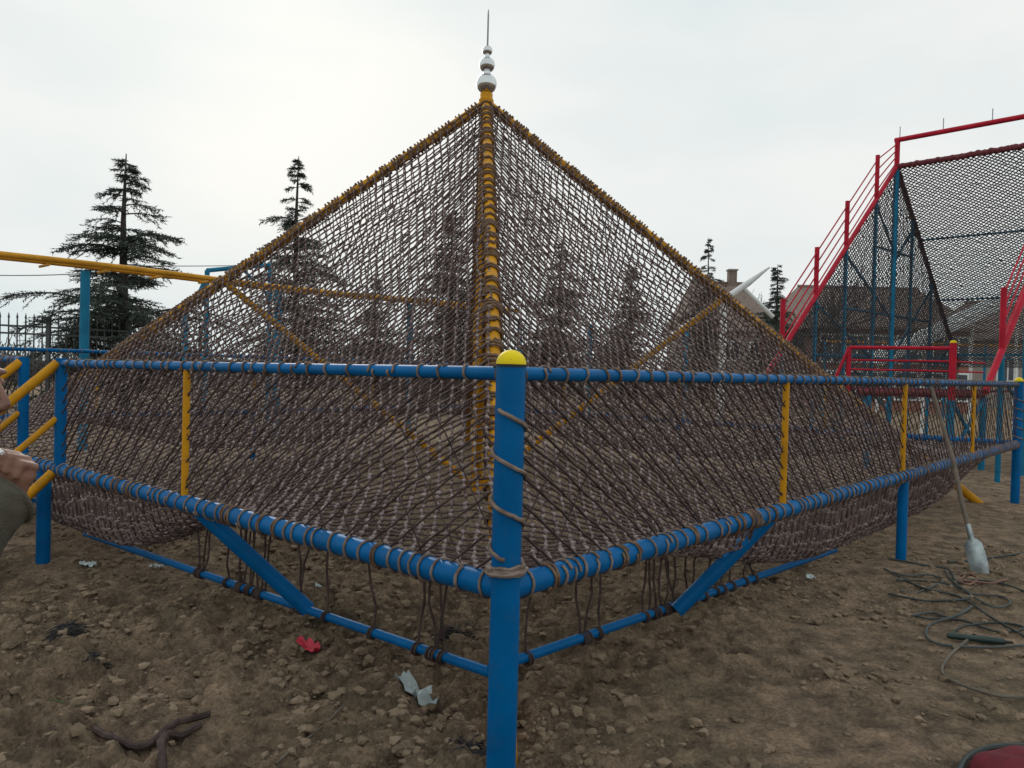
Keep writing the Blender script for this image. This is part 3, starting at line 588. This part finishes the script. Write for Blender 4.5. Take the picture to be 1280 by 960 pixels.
# ------------------------------------------------------------------ red and blue net tower
TB = P(1112, 477, 20); TB[2] = 0; eD = unit(V(.69, -.73, 0)); gD = unit(V(.73, .69, 0)); LT = 3.95
TW = thing('net_tower', 'red railed climbing tower with sloping net panels on a blue steel frame', 'climbing tower', TB)
def T(l, s, z): return TB + eD * l + gD * s + V(0, 0, z)
zR, zU = 7.02, 7.68; kF, kB = .87, .97
def zs(s): return zR - (-s * kF if s < 0 else s * kB)
for l in (0., LT, 2 * LT):
    MB().bar(T(l, 0, -.2), T(l, 0, zR - .05), .065, 12).build('main_post', M['blue_far'], TW); MB().bar(T(l, 0, zR - .3), T(l, 0, zU), .062, 12).build('top_post', M['red'], TW)
    MB().bar(T(l, 0, zR), T(l, -6.3, zs(-6.3)), .055, 12).build('slope_rail', M['red'], TW); MB().bar(T(l, 0, zR), T(l, 5.0, zs(5.0)), .055, 12).build('slope_rail', M['darkred'], TW)
    for s in (-1.15, -2.7, -4.1, -5.5):
        MB().bar(T(l, s, zs(s)), T(l, s, zs(s) + 1.05), .05, 10).build('baluster', M['red'], TW); MB().bar(T(l, s, -.2), T(l, s, zs(s)), .045, 10).build('support', M['blue_far'], TW)
    for s in (1.15, 2.6, 4.2): MB().bar(T(l, s, -.2), T(l, s, zs(s)), .04, 10).build('support', M['blue_far'], TW)
    for (s0, z0, s1, z1) in ((-1.15, 5.9, 0, 4.9), (-2.7, 4.5, 0, 3.2), (-4.1, 3.3, -1.15, 2.2), (1.15, 5.6, 0, 4.6), (-1.15, 4.9, 1.15, 4.9), (-2.7, 3.3, 2.6, 3.3), (2.6, 4.2, 0, 2.2), (-4.1, 2.2, 4.2, 2.2), (4.2, 2.7, 1.15, 1.2), (-2.7, 2.2, 0, .9), (-5.5, 1.8, -2.7, .6)):
        MB().bar(T(l, s0, z0), T(l, s1, z1), .03, 8).build('brace', M['blue_far'], TW)
    for j, dz in enumerate((.2, .45, .7, .95)):
        MB().tube([T(l, 0, zR + .0 + dz * .6)] + [T(l, s, zs(s) + dz) for s in (-1.15, -2.7, -4.1, -5.5)], .016, 5).build('stair_cable', M['red'], TW)
    mb = MB()                                          # coarse binding where the net is laced to the edge
    for i in range(70): c_ = T(l, i * .07, zs(i * .07)); mb.ell(c_ + rng.normal(0, .012, 3), (.075, .075, .05), 6, 4)
    tag(mb.build('edge_lacing', M['darkred'], TW), kind='stuff')
MB().bar(T(-.06, 0, zU), T(2 * LT, 0, zU), .062, 12).build('top_rail', M['red'], TW)
MB().bar(T(0, 0, zR), T(2 * LT, 0, zR), .06, 12).build('net_rail', M['darkred'], TW)
mb = MB()
for i in range(110): mb.ell(T(i * .07, 0, zR) + rng.normal(0, .012, 3), (.08, .08, .07), 6, 4)
tag(mb.build('edge_lacing', M['darkred'], TW), kind='stuff')
for l in (0.05, 1.05, 2.1, 3.1): MB().bar(T(l, 0, zU + .05), T(l, 0, zU + .32), .012, 6).build('rod', M['wire'], TW)
for s in (1.6, 3.1, 4.6): MB().bar(T(0, s, zs(s) - .08), T(2 * LT, s, zs(s) - .08), .025, 8).build('purlin', M['blue_far'], TW)
def flat_net(name, fn, mask, na, nb, pit, r_, mat_, parent, kr=.016):
    okm = np.zeros((na, nb), bool); pts = np.zeros((na, nb, 3))
    for i in range(na):
        for j in range(nb):
            a_, b_ = (i - j + nb // 2) * pit * .7, (i + j - nb // 2) * pit * .5
            if mask(a_, b_): okm[i, j] = True; pts[i, j] = fn(a_, b_)
    id_ = -np.ones(okm.shape, int); id_[okm] = np.arange(okm.sum()); x1 = (id_[:-1] >= 0) & (id_[1:] >= 0); x2 = (id_[:, :-1] >= 0) & (id_[:, 1:] >= 0)
    s0 = np.concatenate([id_[:-1][x1], id_[:, :-1][x2]]); s1 = np.concatenate([id_[1:][x1], id_[:, 1:][x2]])
    return tag(rope_net(name, pts[okm] + rng.normal(0, .006, (okm.sum(), 3)), s0, s1, r_, kr, mat_, parent, .004, 3), kind='stuff')
hyp = math.hypot(1, kB)
flat_net('slope_net', lambda a, b: T(a, b / hyp, zs(b / hyp) - .04 - .10 * math.sin(math.pi * min(1, b / 7))), lambda a, b: 0 <= a <= LT * 1.4 and 0 <= b <= 7.0, 300, 260, .085, .0155, M['rope_far'], TW)
flat_net('gable_net', lambda a, b: T(.03, a - 6.3, zR - b), lambda a, b: 0 <= a <= 6.2 and 1.2 < zR - b <= zs(a - 6.3), 220, 200, .10, .015, M['rope_far'], TW, .012)
flat_net('gable_net', lambda a, b: T(.03, a, zR - b), lambda a, b: 0 <= a <= 4.9 and 1.6 < zR - b <= zs(a), 220, 200, .10, .015, M['rope_far'], TW, .012)

# red platform with railings in front of the tower
PL = thing('red_platform', 'red railed platform on blue legs with yellow-capped end post below the net tower', 'platform', P(1125, 478, 15) * V(1, 1, 0))
pa, pb, pc = P(1060, 477, 15.4), P(1190, 479, 14.6), P(1230, 480, 15.2)
def zz_(p, z): return V(p[0], p[1], z)
for z, r_ in ((2.30, .035), (2.06, .018), (1.88, .018)): MB().bar(zz_(pa, z), zz_(pb, z), r_, 10).build('rail', M['red'], PL)
for z in (2.06, 1.88): MB().bar(zz_(pb, z), zz_(pc, z), .015, 8).build('rail', M['red'], PL)
MB().bar(zz_(pa, 1.45) + V(.2, 0, 0), zz_(pc, 1.45), .07, 12).build('deck_beam', M['darkred'], PL); MB().bar(zz_(pa, 1.45), zz_(pa, 2.30), .045, 10).build('post', M['red'], PL); MB().bar(zz_(pa, 2.30), zz_(pa, 1.45) - V(.35, 0, 0), .03, 10).build('post', M['red'], PL)
o = MB().bar(zz_(pb, 1.35), zz_(pb, 2.40), .062, 14).build('end_post', M['red'], PL); MB().ell(zz_(pb, 2.40), (.062, .062, .05), 14, 8).build('cap', M['cap'], o)
for (p, dx) in ((pa, .4), (pb, 0.), (pc, 0.)): MB().bar(zz_(p, -.2) + V(dx, 0, 0), zz_(p, 1.40) + V(dx, 0, 0), .06, 12).build('leg', M['blue_far'], PL)
MB().bar(zz_(pb, .3), zz_(pc, 1.35), .035, 8).build('cross_brace', M['blue_far'], PL); MB().bar(zz_(pb, 1.35), zz_(pc, .3), .035, 8).build('cross_brace', M['blue_far'], PL); MB().bar(zz_(pa, .5) + V(.4, 0, 0), zz_(pb, .5), .03, 8).build('cross_brace', M['blue_far'], PL)
dk = MB().hexa([zz_(p, 1.50) for p in (pa, pc, pc + gD * 2.5, pa + gD * 2.5)], [zz_(p, 1.54) for p in (pa, pc, pc + gD * 2.5, pa + gD * 2.5)]).build('deck', M['darkred'], PL, False)
# white slides and boom
WS = thing('white_slide', 'white twin-beam inclined slide behind the red platform', 'slide', P(1100, 478, 26) * V(1, 1, 0))
a, b = P(1100, 452, 25), P(1300, 358, 27)
for o_ in (V(0, 0, 0), V(.1, .9, .12)): MB().box((a + b) / 2 + o_, (np.linalg.norm(b - a) / 2, .05, .14), [unit(b - a), unit(np.cross((0, 0, 1), b - a)), unit(np.cross(b - a, np.cross((0, 0, 1), b - a)))]).build('side_beam', M['white'], WS, False)
mid = (a + b) / 2 + V(.05, .45, -.05); MB().box(mid, (np.linalg.norm(b - a) / 2, .42, .02), [unit(b - a), unit(np.cross((0, 0, 1), b - a)), unit(np.cross(b - a, np.cross((0, 0, 1), b - a)))]).build('slide_bed', M['white'], WS, False)
for x in (.02, .3, .6, .9): p = a + (b - a) * x + V(.05, .45, 0); MB().bar(zz_(p, -.1), p - V(0, 0, .05), .05, 10).build('leg', M['white'], WS)
WB = thing('white_boom', 'slanting white boom with a side stay showing above the net ridge beside the house', 'boom', P(905, 474, 27) * V(1, 1, 0))
MB().tube([P(800, 448, 27), P(935, 354, 27), P(962, 334, 27)], [.11, .11, .03], 10).build('boom', M['white'], WB); MB().bar(P(930, 361, 27), P(966, 396, 27.3), .075, 10).build('stay', M['white'], WB); MB().bar(P(905, 374, 27) * V(1, 1, 0), P(905, 374, 27), .12, 10).build('mast', M['white'], WB)
# orange barrier far right
OB = thing('orange_barrier', 'low orange and teal pipe barrier beyond the red platform', 'barrier', P(1150, 478, 30) * V(1, 1, 0)); a, b = P(1030, 476, 30), P(1330, 482, 30)
for z, k in ((3.1, 'orange'), (2.6, 'blue_far'), (1.6, 'blue_far')): MB().bar(zz_(a, z), zz_(b, z), .04, 8).build('rail', M[k], OB)
for x in np.linspace(0, 1, 7): p = a + (b - a) * x; MB().bar(zz_(p, -.1), zz_(p, 3.15), .05, 8).build('post', M['blue_far'], OB)

# ------------------------------------------------------------------ shovel, cables and litter
M['wood'] = mat('worn_wood', (.17, .135, .105), .8, .2, 12, bump=.3, bscale=60); M['blade'] = mat('worn_steel_blade', (.22, .25, .25), .45, .4, 9, col2=(.46, .52, .53), metal=.6)
f0 = GG(1226, 716); top = Q(5.80, -.075, 1.60); ax = unit(top - f0); SH = thing('shovel', 'wooden-handled shovel with pale steel blade leaning on the blue fence rail', 'shovel', f0)
hp = [f0 + ax * .30, f0 + ax * .6 + V(0, 0, 0), f0 + (top - f0) * .6 + V(.02, -.01, 0), top + V(0, 0, .02)]; MB().tube(hp, [.019, .020, .019, .017], 12).build('handle', M['wood'], SH)
sx = unit(np.cross(ax, ray(1215, 700))); nz = np.cross(sx, ax); bl = MB(); rows = [(-.02, .060, 0), (.05, .072, .018), (.15, .076, .026), (.25, .070, .022), (.29, .035, .02)]; vv = []; ff = []
for side_ in (0, 1):
    for (y, wd, cu) in rows:
        for x in (-1, -.5, 0, .5, 1): vv.append(f0 + ax * y + sx * x * wd + nz * (cu * x * x * 1.2 - cu + (.003 if side_ else -.003)))
for side_ in (0, 1):
    for i in range(4):
        for j in range(4): q_ = [side_ * 25 + i * 5 + j, side_ * 25 + i * 5 + j + 1, side_ * 25 + (i + 1) * 5 + j + 1, side_ * 25 + (i + 1) * 5 + j]; ff.append(q_ if side_ else q_[::-1])
bd = [0, 1, 2, 3, 4, 9, 14, 19, 24, 23, 22, 21, 20, 15, 10, 5]
for i in range(16): a_, b_ = bd[i], bd[(i + 1) % 16]; ff.append((a_, b_, b_ + 25, a_ + 25))
bl.add(vv, ff).build('blade', M['blade'], SH, True, 50); MB().tube([f0 + ax * .18, f0 + ax * .27, f0 + ax * .42], [.016, .026, .022], 12).build('socket', M['blade'], SH)
M['cable_green'] = mat('dark_green_cable', (.022, .034, .032), .55, .3, 4); M['cable_grey'] = mat('grey_cable', (.06, .07, .068), .6, .3, 4); M['cable_tan'] = mat('dusty_cable', (.13, .11, .085), .8, .2, 6)
def cable(pxs, r_, m_, label, name='cable', cat='cable', lift=0.):
    c = np.array([GG(*p) for p in pxs]); pts = []
    for i in range(len(c) - 1):                        # Catmull-Rom through the ground points
        p0, p1, p2, p3 = c[max(i - 1, 0)], c[i], c[i + 1], c[min(i + 2, len(c) - 1)]
        for t in np.linspace(0, 1, 9)[:-1]: pts.append(.5 * ((2 * p1) + (p2 - p0) * t + (2 * p0 - 5 * p1 + 4 * p2 - p3) * t * t + (3 * p1 - p0 - 3 * p2 + p3) * t ** 3))
    pts.append(c[-1]); pts = np.array(pts); zc = hground(pts[:, 0], pts[:, 1]); zp = np.pad(zc, 4, mode='edge'); zc = np.maximum(zc - .006, np.convolve(zp, np.ones(9) / 9, 'valid')); zp = np.pad(zc, 2, mode='edge'); pts[:, 2] = np.convolve(zp, np.ones(5) / 5, 'valid') + r_ * 1.0 + .008 + lift
    return tag(MB().tube(pts, r_, 7).build(name, m_), label, cat, 'cables tangled near the shovel' if cat == 'cable' else None)
cg, cy, ct = M['cable_green'], M['cable_grey'], M['cable_tan']
cable([(1105, 712), (1150, 735), (1200, 748), (1240, 775), (1285, 800)], .0075, cg, 'dark green cable running straight through the tangle to the tool handle')
cable([(1110, 745), (1150, 752), (1190, 752), (1212, 748), (1205, 738), (1165, 730), (1120, 728)], .0075, cg, 'dark cable folded in a flat loop beside the blue fence leg')
cable([(1140, 772), (1165, 768), (1190, 772), (1215, 760), (1200, 770), (1165, 782), (1158, 797), (1175, 808), (1230, 812), (1290, 808)], .0075, cy, 'grey-green cable bending in a hook around bare earth')
cable([(1138, 770), (1160, 776), (1200, 775), (1250, 790), (1280, 788), (1240, 780), (1205, 785), (1190, 795)], .0075, cg, 'dark cable looping over the tool handle')
cable([(1290, 746), (1255, 730), (1215, 728), (1195, 732), (1185, 715), (1150, 708), (1110, 706)], .0075, cg, 'dark cable passing just under the shovel blade')
cable([(1182, 715), (1190, 730), (1235, 758), (1262, 757), (1250, 749), (1215, 745)], .0075, cy, 'grey cable curling in a narrow tongue beyond the blade')
cable([(1290, 692), (1255, 698), (1215, 702), (1185, 705)], .009, cg, 'dark cable trailing away behind the shovel blade')
cable([(1210, 803), (1185, 825), (1178, 845), (1205, 862), (1245, 872), (1290, 874)], .009, ct, 'dusty tan cable curving across the earth below the tool handle')
cable([(1115, 716), (1135, 722), (1160, 720), (1180, 728), (1150, 742), (1125, 735)], .0075, cy, 'grey cable coiled at the foot of the blue fence leg')
cable([(1200, 726), (1212, 720), (1222, 727), (1212, 734), (1200, 727), (1235, 733), (1260, 727)], .008, mat('copper_cable', (.20, .09, .06), .6), 'reddish brown cable coil beside the tip of the shovel blade')
p0, p1 = GG(1184, 800), GG(1255, 808); p0[2] += .03; p1[2] += .03
TH_ = thing('tool_handle', 'dark green welding tool handle lying across the cables', 'tool', p0)
MB().tube([p0, p0 + (p1 - p0) * .1, p0 + (p1 - p0) * .5, p0 + (p1 - p0) * .6, p1], [.017, .022, .020, .024, .021], 12).build('grip', mat('dark_green_grip', (.012, .035, .03), .45), TH_); MB().tube([p1, p1 + unit(p1 - p0) * .05], [.012, .006], 10).build('nozzle', M['rubber'], TH_)
# piece of rope
rp1 = cable([(118, 917), (150, 926), (190, 932), (225, 925), (262, 908)], .015, M['rope_dark'], 'frayed length of dark old rope lying curved on bare earth', 'rope_scrap', 'rope')
cable([(205, 985), (200, 958), (201, 940), (208, 918), (232, 916), (250, 913)], .016, M['rope_dark'], 'old rope doubled across the frayed curved length on the earth', 'rope_scrap', 'rope')
cable([(345, 958), (375, 935), (405, 905), (430, 888)], .005, ct, 'thin dry twig lying on the earth near the torn paper', 'twig', 'twig')
def scrap(px, py, L, Wd, m_, label, rot, seed, name='paper_scrap', cat='litter', crump=.013):
    c = GG(px, py); r = np.random.default_rng(seed); n1, n2 = 9, 6; ca, sa = math.cos(rot), math.sin(rot); vv = []; ff = []
    hN = r.normal(0, crump, (n1, n2))
    for sd_ in (0, 1):
        for i in range(n1):
            for j in range(n2):
                x = (i / (n1 - 1) - .5) * L; y = (j / (n2 - 1) - .5) * Wd * (.35 + .65 * math.sin(math.pi * (.12 + .7 * i / (n1 - 1)))) + .1 * Wd * math.sin(i * 2.1 + seed)
                X_, Y_ = x * ca - y * sa, x * sa + y * ca; vv.append((c[0] + X_, c[1] + Y_, gz((c[0] + X_, c[1] + Y_)) + .022 + abs(hN[i, j]) + (.0015 if sd_ else 0)))
    k = n1 * n2
    for i in range(n1 - 1):
        for j in range(n2 - 1): q_ = (i * n2 + j, (i + 1) * n2 + j, (i + 1) * n2 + j + 1, i * n2 + j + 1); ff += [q_[::-1], tuple(a_ + k for a_ in q_)]
    bd = [i * n2 for i in range(n1)] + [(n1 - 1) * n2 + j for j in range(1, n2)] + [i * n2 + n2 - 1 for i in range(n1 - 2, -1, -1)] + [j for j in range(n2 - 2, 0, -1)]
    for i in range(len(bd)): a_, b_ = bd[i], bd[(i + 1) % len(bd)]; ff.append((a_, b_, b_ + k, a_ + k))
    return tag(MB().add(vv, ff).build(name, m_, None, True, 30), label, cat)
M['paper'] = mat('pale_paper', (.50, .58, .58), .7, .15, 20); M['redp'] = mat('red_wrapper', (.55, .02, .05), .4, .2, 20)
scrap(519, 866, .20, .15, M['paper'], 'torn pale blue-white paper lying on earth beside the corner post', -.5, 3)
scrap(385, 823, .13, .05, M['redp'], 'small bright red wrapper lying below the blue strut foot', .05, 5, 'wrapper', crump=.008)
scrap(110, 709, .12, .09, M['paper'], 'crumpled white scrap of paper near the entry steps leg', .4, 6); scrap(196, 713, .12, .05, M['paper'], 'thin white paper strip below the hanging net', 0., 7)
scrap(1014, 724, .07, .045, M['paper'], 'tiny white scrap on bare earth below the end of the tie rail', -.4, 8, crump=.008); scrap(408, 741, .16, .06, M['paper'], 'white plastic shred lying under the net behind the tie rail', -.1, 9)
# dark netting scraps, grass tuft
def tuft(px, py, n_, size, m_, label, name, cat, flat=1.):
    c = GG(px, py); r = np.random.default_rng(int(px)); mb = MB()
    for _ in range(n_):
        b = c + V(*(r.normal(0, size * .35, 2)), 0); b[2] = gz(b); d = unit(V(*r.normal(0, 1, 2), r.uniform(.2, .9) * flat)); L = size * r.uniform(.4, 1); pts = [b + d * L * x + V(0, 0, -.4 * L * x * x) + r.normal(0, .004, 3) for x in np.linspace(0, 1, 4)]; mb.tube(pts, [.004, .004, .003, .001], 4)
    tag(mb.build(name, m_), label, cat)
M['grass'] = mat('grass_blade', (.05, .10, .025), .7, .3, 10); M['burnt'] = mat('dark_fibre', (.03, .028, .03), .9, .3, 10)
tuft(98, 893, 34, .09, M['grass'], 'small green grass tuft among earth lumps', 'grass_tuft', 'grass'); tuft(80, 805, 260, .10, M['burnt'], 'dark matted clump of old netting fibre on the earth', 'netting_scrap', 'netting', .5)
tuft(120, 828, 120, .06, M['burnt'], 'small dark fibre clump beside the larger netting scrap', 'netting_scrap', 'netting', .5); tuft(590, 940, 120, .13, M['burnt'], 'dark matted fibre clump at the foot of the corner post', 'netting_scrap', 'netting', .6); tuft(570, 790, 120, .12, M['burnt'], 'dark fibre clump under the net just behind the tie rail', 'netting_scrap', 'netting', .6)
# red bundle at the edge, with a hose round it
c = GG(1275, 968); SB = thing('red_bundle', 'dark red cloth bundle lying on the earth inside a bend of green hose', 'bundle', c); mb = MB(); vv = []; ff = []; nr, na = 9, 28
for i in range(nr + 1):
    for k in range(na): a = 2 * math.pi * k / na; rr = .26 * i / nr * (1 + .05 * math.sin(3 * a)); vv.append((c[0] + .04 + rr * math.cos(a), c[1] - .06 + rr * math.sin(a) * .85, c[2] - .02 + .13 * math.sqrt(max(0, 1 - (i / nr) ** 2.2)) + .008 * math.sin(5 * a + i)))
for i in range(nr):
    for k in range(na): ff.append((i * na + k, (i + 1) * na + k, (i + 1) * na + (k + 1) % na, i * na + (k + 1) % na))
mb.add(vv, ff).build('cloth', mat('dark_red_cloth', (.14, .008, .018), .8, .2, 15, bump=.3, bscale=200), SB)
cable([(1196, 975), (1208, 955), (1228, 943), (1252, 939), (1290, 936)], .013, cg, 'green hose bent around the dark red bundle', 'hose', 'hose')

# ------------------------------------------------------------------ man at the edge of the picture, hand with cigarette at his mouth
M['skin'] = mat('skin', (.25, .125, .088), .6, .25, 14, bump=.15, bscale=120); M['olive'] = mat('olive_cotton', (.070, .062, .044), .95, .25, 8, bump=.5, bscale=260); M['trouser'] = mat('dark_trousers', (.03, .032, .04), .9, .2, 8); M['hair'] = mat('dark_hair', (.02, .016, .013), .7, .3, 40, bump=.5, bscale=200)
HM = P(8, 533, 1.60)                                     # front of the mouth
MAN = thing('person', 'person in olive jacket raising a fist with a cigarette to the mouth beside the fence', 'person', (HM[0] - .13, HM[1], 0))
hx = HM[0] - .115; hy = HM[1]; hz = HM[2] + .075          # head centre; he faces +X
def cap_(mb, a, b, ra, rb, n_=12):
    a, b = np.asarray(a, float), np.asarray(b, float); mb.tube([a, b], [ra, rb], n_); mb.ell(a, (ra,) * 3, n_, 8); mb.ell(b, (rb,) * 3, n_, 8)
def voxel(mb, name, m_, parent, vs_=.006, it=4):
    o = mb.build(name, m_, parent, True, None); md = o.modifiers.new('remesh', 'REMESH'); md.mode = 'VOXEL'; md.voxel_size = vs_; md.use_smooth_shade = True
    s_ = o.modifiers.new('smooth', 'SMOOTH'); s_.iterations = it; s_.factor = .5; return o
hc = V(hx, hy, hz); bd_ = MB()
bd_.ell(hc + V(-.015, 0, .035), (.098, .078, .105)); bd_.ell(hc + V(.022, 0, -.045), (.070, .062, .085)); bd_.ell(hc + V(.062, 0, -.112), (.028, .030, .022))       # skull, face, chin
bd_.tube([hc + V(.088, 0, .018), hc + V(.108, 0, -.022), hc + V(.112, 0, -.036)], [.009, .011, .012], 8); bd_.ell(hc + V(.102, 0, -.036), (.016, .020, .011))       # nose
bd_.ell(hc + V(.088, 0, -.066), (.012, .024, .008)); bd_.ell(hc + V(.086, 0, -.079), (.012, .022, .008)); bd_.ell(hc + V(.080, 0, .034), (.016, .05, .010))            # lips, brow
for s in (-1, 1): bd_.ell(hc + V(-.008, s * .078, -.005), (.024, .010, .034)); bd_.ell(hc + V(.066, s * .036, -.03), (.026, .024, .026)); bd_.ell(hc + V(.076, s * .032, .012), (.012, .014, .010))
cap_(bd_, hc + V(-.02, 0, -.09), (hx - .11, hy, hz - .22), .056, .062)
shz = hz - .27; tx = hx - .13
bd_.tube([(tx, hy, shz + .05), (tx, hy, shz - .1), (tx - .01, hy, shz - .45), (tx - .01, hy, shz - .6)], [.10, .13, .12, .13], 16)
for s in (-1, 1): cap_(bd_, (tx, hy + s * .06, shz - .02), (tx, hy + s * .18, shz - .03), .06, .055); cap_(bd_, (tx - .01, hy + s * .09, shz - .6), (tx + .02, hy + s * .10, .50), .085, .055); cap_(bd_, (tx + .02, hy + s * .10, .50), (tx - .02, hy + s * .11, .10), .052, .036); cap_(bd_, (tx - .03, hy + s * .11, .045), (tx + .15, hy + s * .12, .035), .038, .03)
sr = V(tx, hy - .19, shz - .03); WR = P(14, 618, 1.56); EL = P(-75, 700, 1.42); cap_(bd_, sr, EL, .048, .040); cap_(bd_, EL, WR, .038, .028)
sl = V(tx, hy + .19, shz - .03); el_ = sl + V(-.06, .06, -.29); wl = el_ + V(.06, -.01, -.25); cap_(bd_, sl, el_, .048, .04); cap_(bd_, el_, wl, .038, .028)
# raised right fist: palm block, four curled fingers across it, thumb along the side
PM = P(20, 590, 1.56); KN = P(27, 572, 1.55); bd_.ell((WR + PM) / 2 + V(0, 0, .01), (.030, .036, .042)); bd_.ell(PM, (.034, .038, .036))
fx_ = unit(P(40, 575, 1.55) - P(10, 575, 1.55))
for i, (dx, dz, ln) in enumerate(((-.022, .022, .9), (-.003, .019, 1.), (.0155, .011, .95), (.030, -.003, .8))):   # knuckles in a row, each finger folding toward the palm
    k0 = PM + V(dx, .010, dz + .012); k1 = k0 + V(-.004, -.046 * ln, .010); k2 = k1 + V(-.006, -.004, -.027 * ln); k3 = k2 + V(-.004, .022, -.008)
    cap_(bd_, k0, k1, .0090, .0086, 10); cap_(bd_, k1, k2, .0086, .0078, 10); cap_(bd_, k2, k3, .0078, .007, 10)
t0 = PM + V(-.034, -.01, -.012); t1 = t0 + V(-.006, -.026, .022); t2 = t1 + V(.010, -.008, .028); cap_(bd_, t0, t1, .0125, .011, 10); cap_(bd_, t1, t2, .0105, .009, 10)
hp_ = wl + V(.02, 0, -.05); bd_.ell(hp_, (.030, .018, .045))
for i in range(4): a = hp_ + V(-.024 + .016 * i, 0, -.035); cap_(bd_, a, a + V(.005, -.008, -.035), .009, .0085, 8); cap_(bd_, a + V(.005, -.008, -.035), a + V(.008, -.022, -.06 + .006 * abs(i - 1)), .0085, .0075, 8)
cap_(bd_, hp_ + V(.026, -.006, .01), hp_ + V(.046, -.02, -.035), .011, .009, 8)
voxel(bd_, 'body', M['skin'], MAN, .0034, 2)
for s in (-1, 1): MB().ell(hc + V(.0765, s * .033, .013), (.0075, .012, .006), 12, 8).build('eye', mat('eye', (.22, .19, .17), .3) if s < 0 else bpy.data.materials['eye'], MAN)
ht = MB(); ht.ell(hc + V(-.02, 0, .065), (.108, .088, .085)); ht.ell(hc + V(-.06, 0, .01), (.062, .080, .085)); voxel(ht, 'hair', M['hair'], MAN, .006, 3)
jk = MB(); jk.tube([(tx, hy, shz + .10), (tx, hy, shz + .02), (tx, hy, shz - .15), (tx - .01, hy, shz - .45), (tx - .01, hy, shz - .74)], [.085, .15, .17, .165, .18], 20)
for s in (-1, 1): jk.ell((tx, hy + s * .15, shz - .02), (.085, .085, .08))
cuff = WR + (EL - WR) * .10; cap_(jk, sr, EL, .078, .070, 16); jk.tube([EL, EL + (cuff - EL) * .5, EL + (cuff - EL) * .9, cuff], [.070, .062, .056, .058], 18); jk.ell(EL, (.072, .072, .072)); cap_(jk, sl, el_, .075, .062); jk.tube([el_, wl + V(0, 0, .03)], [.062, .052], 14)
jo = voxel(jk, 'jacket', M['olive'], MAN, .008, 5); tx_ = bpy.data.textures.new('folds', 'CLOUDS'); tx_.noise_scale = .07; tx_.noise_depth = 2
dm = jo.modifiers.new('folds', 'DISPLACE'); dm.texture = tx_; dm.strength = .028; dm.mid_level = .5
MB().tube([cuff + .052 * (math.cos(a) * unit(np.cross(cuff - EL, (0, 1, 0))) + math.sin(a) * unit(np.cross(cuff - EL, np.cross(cuff - EL, (0, 1, 0))))) for a in np.linspace(0, 2 * math.pi, 24)[:-1]], .009, 8, closed=True).build('cuff', M['olive'], MAN)
tr_ = MB(); tr_.ell((tx - .01, hy, shz - .64), (.15, .17, .14))
for s in (-1, 1): cap_(tr_, (tx - .01, hy + s * .09, shz - .66), (tx + .02, hy + s * .10, .50), .105, .080, 14); cap_(tr_, (tx + .02, hy + s * .10, .50), (tx - .02, hy + s * .11, .13), .078, .070, 14)
voxel(tr_, 'trousers', M['trouser'], MAN, .009, 4)
for s in (-1, 1):
    sh = MB(); sh.ell((tx + .06, hy + s * .115, .045), (.145, .050, .045)); sh.ell((tx - .03, hy + s * .11, .09), (.055, .050, .06)); voxel(sh, 'shoe', M['rubber'], MAN, .007, 3)
ca_ = PM + V(-.012, -.034, .044); cb_ = ca_ + V(-.050, .020, .030)
CG = thing('cigarette', 'white cigarette pinched in the raised fist', 'cigarette', ca_); MB().bar(ca_ + V(.012, -.008, -.003), cb_ * .4 + ca_ * .6, .0042, 10).build('paper', M['white'], CG); MB().bar(cb_ * .4 + ca_ * .6, cb_, .0042, 10).build('filter', M['cable_tan'], CG)
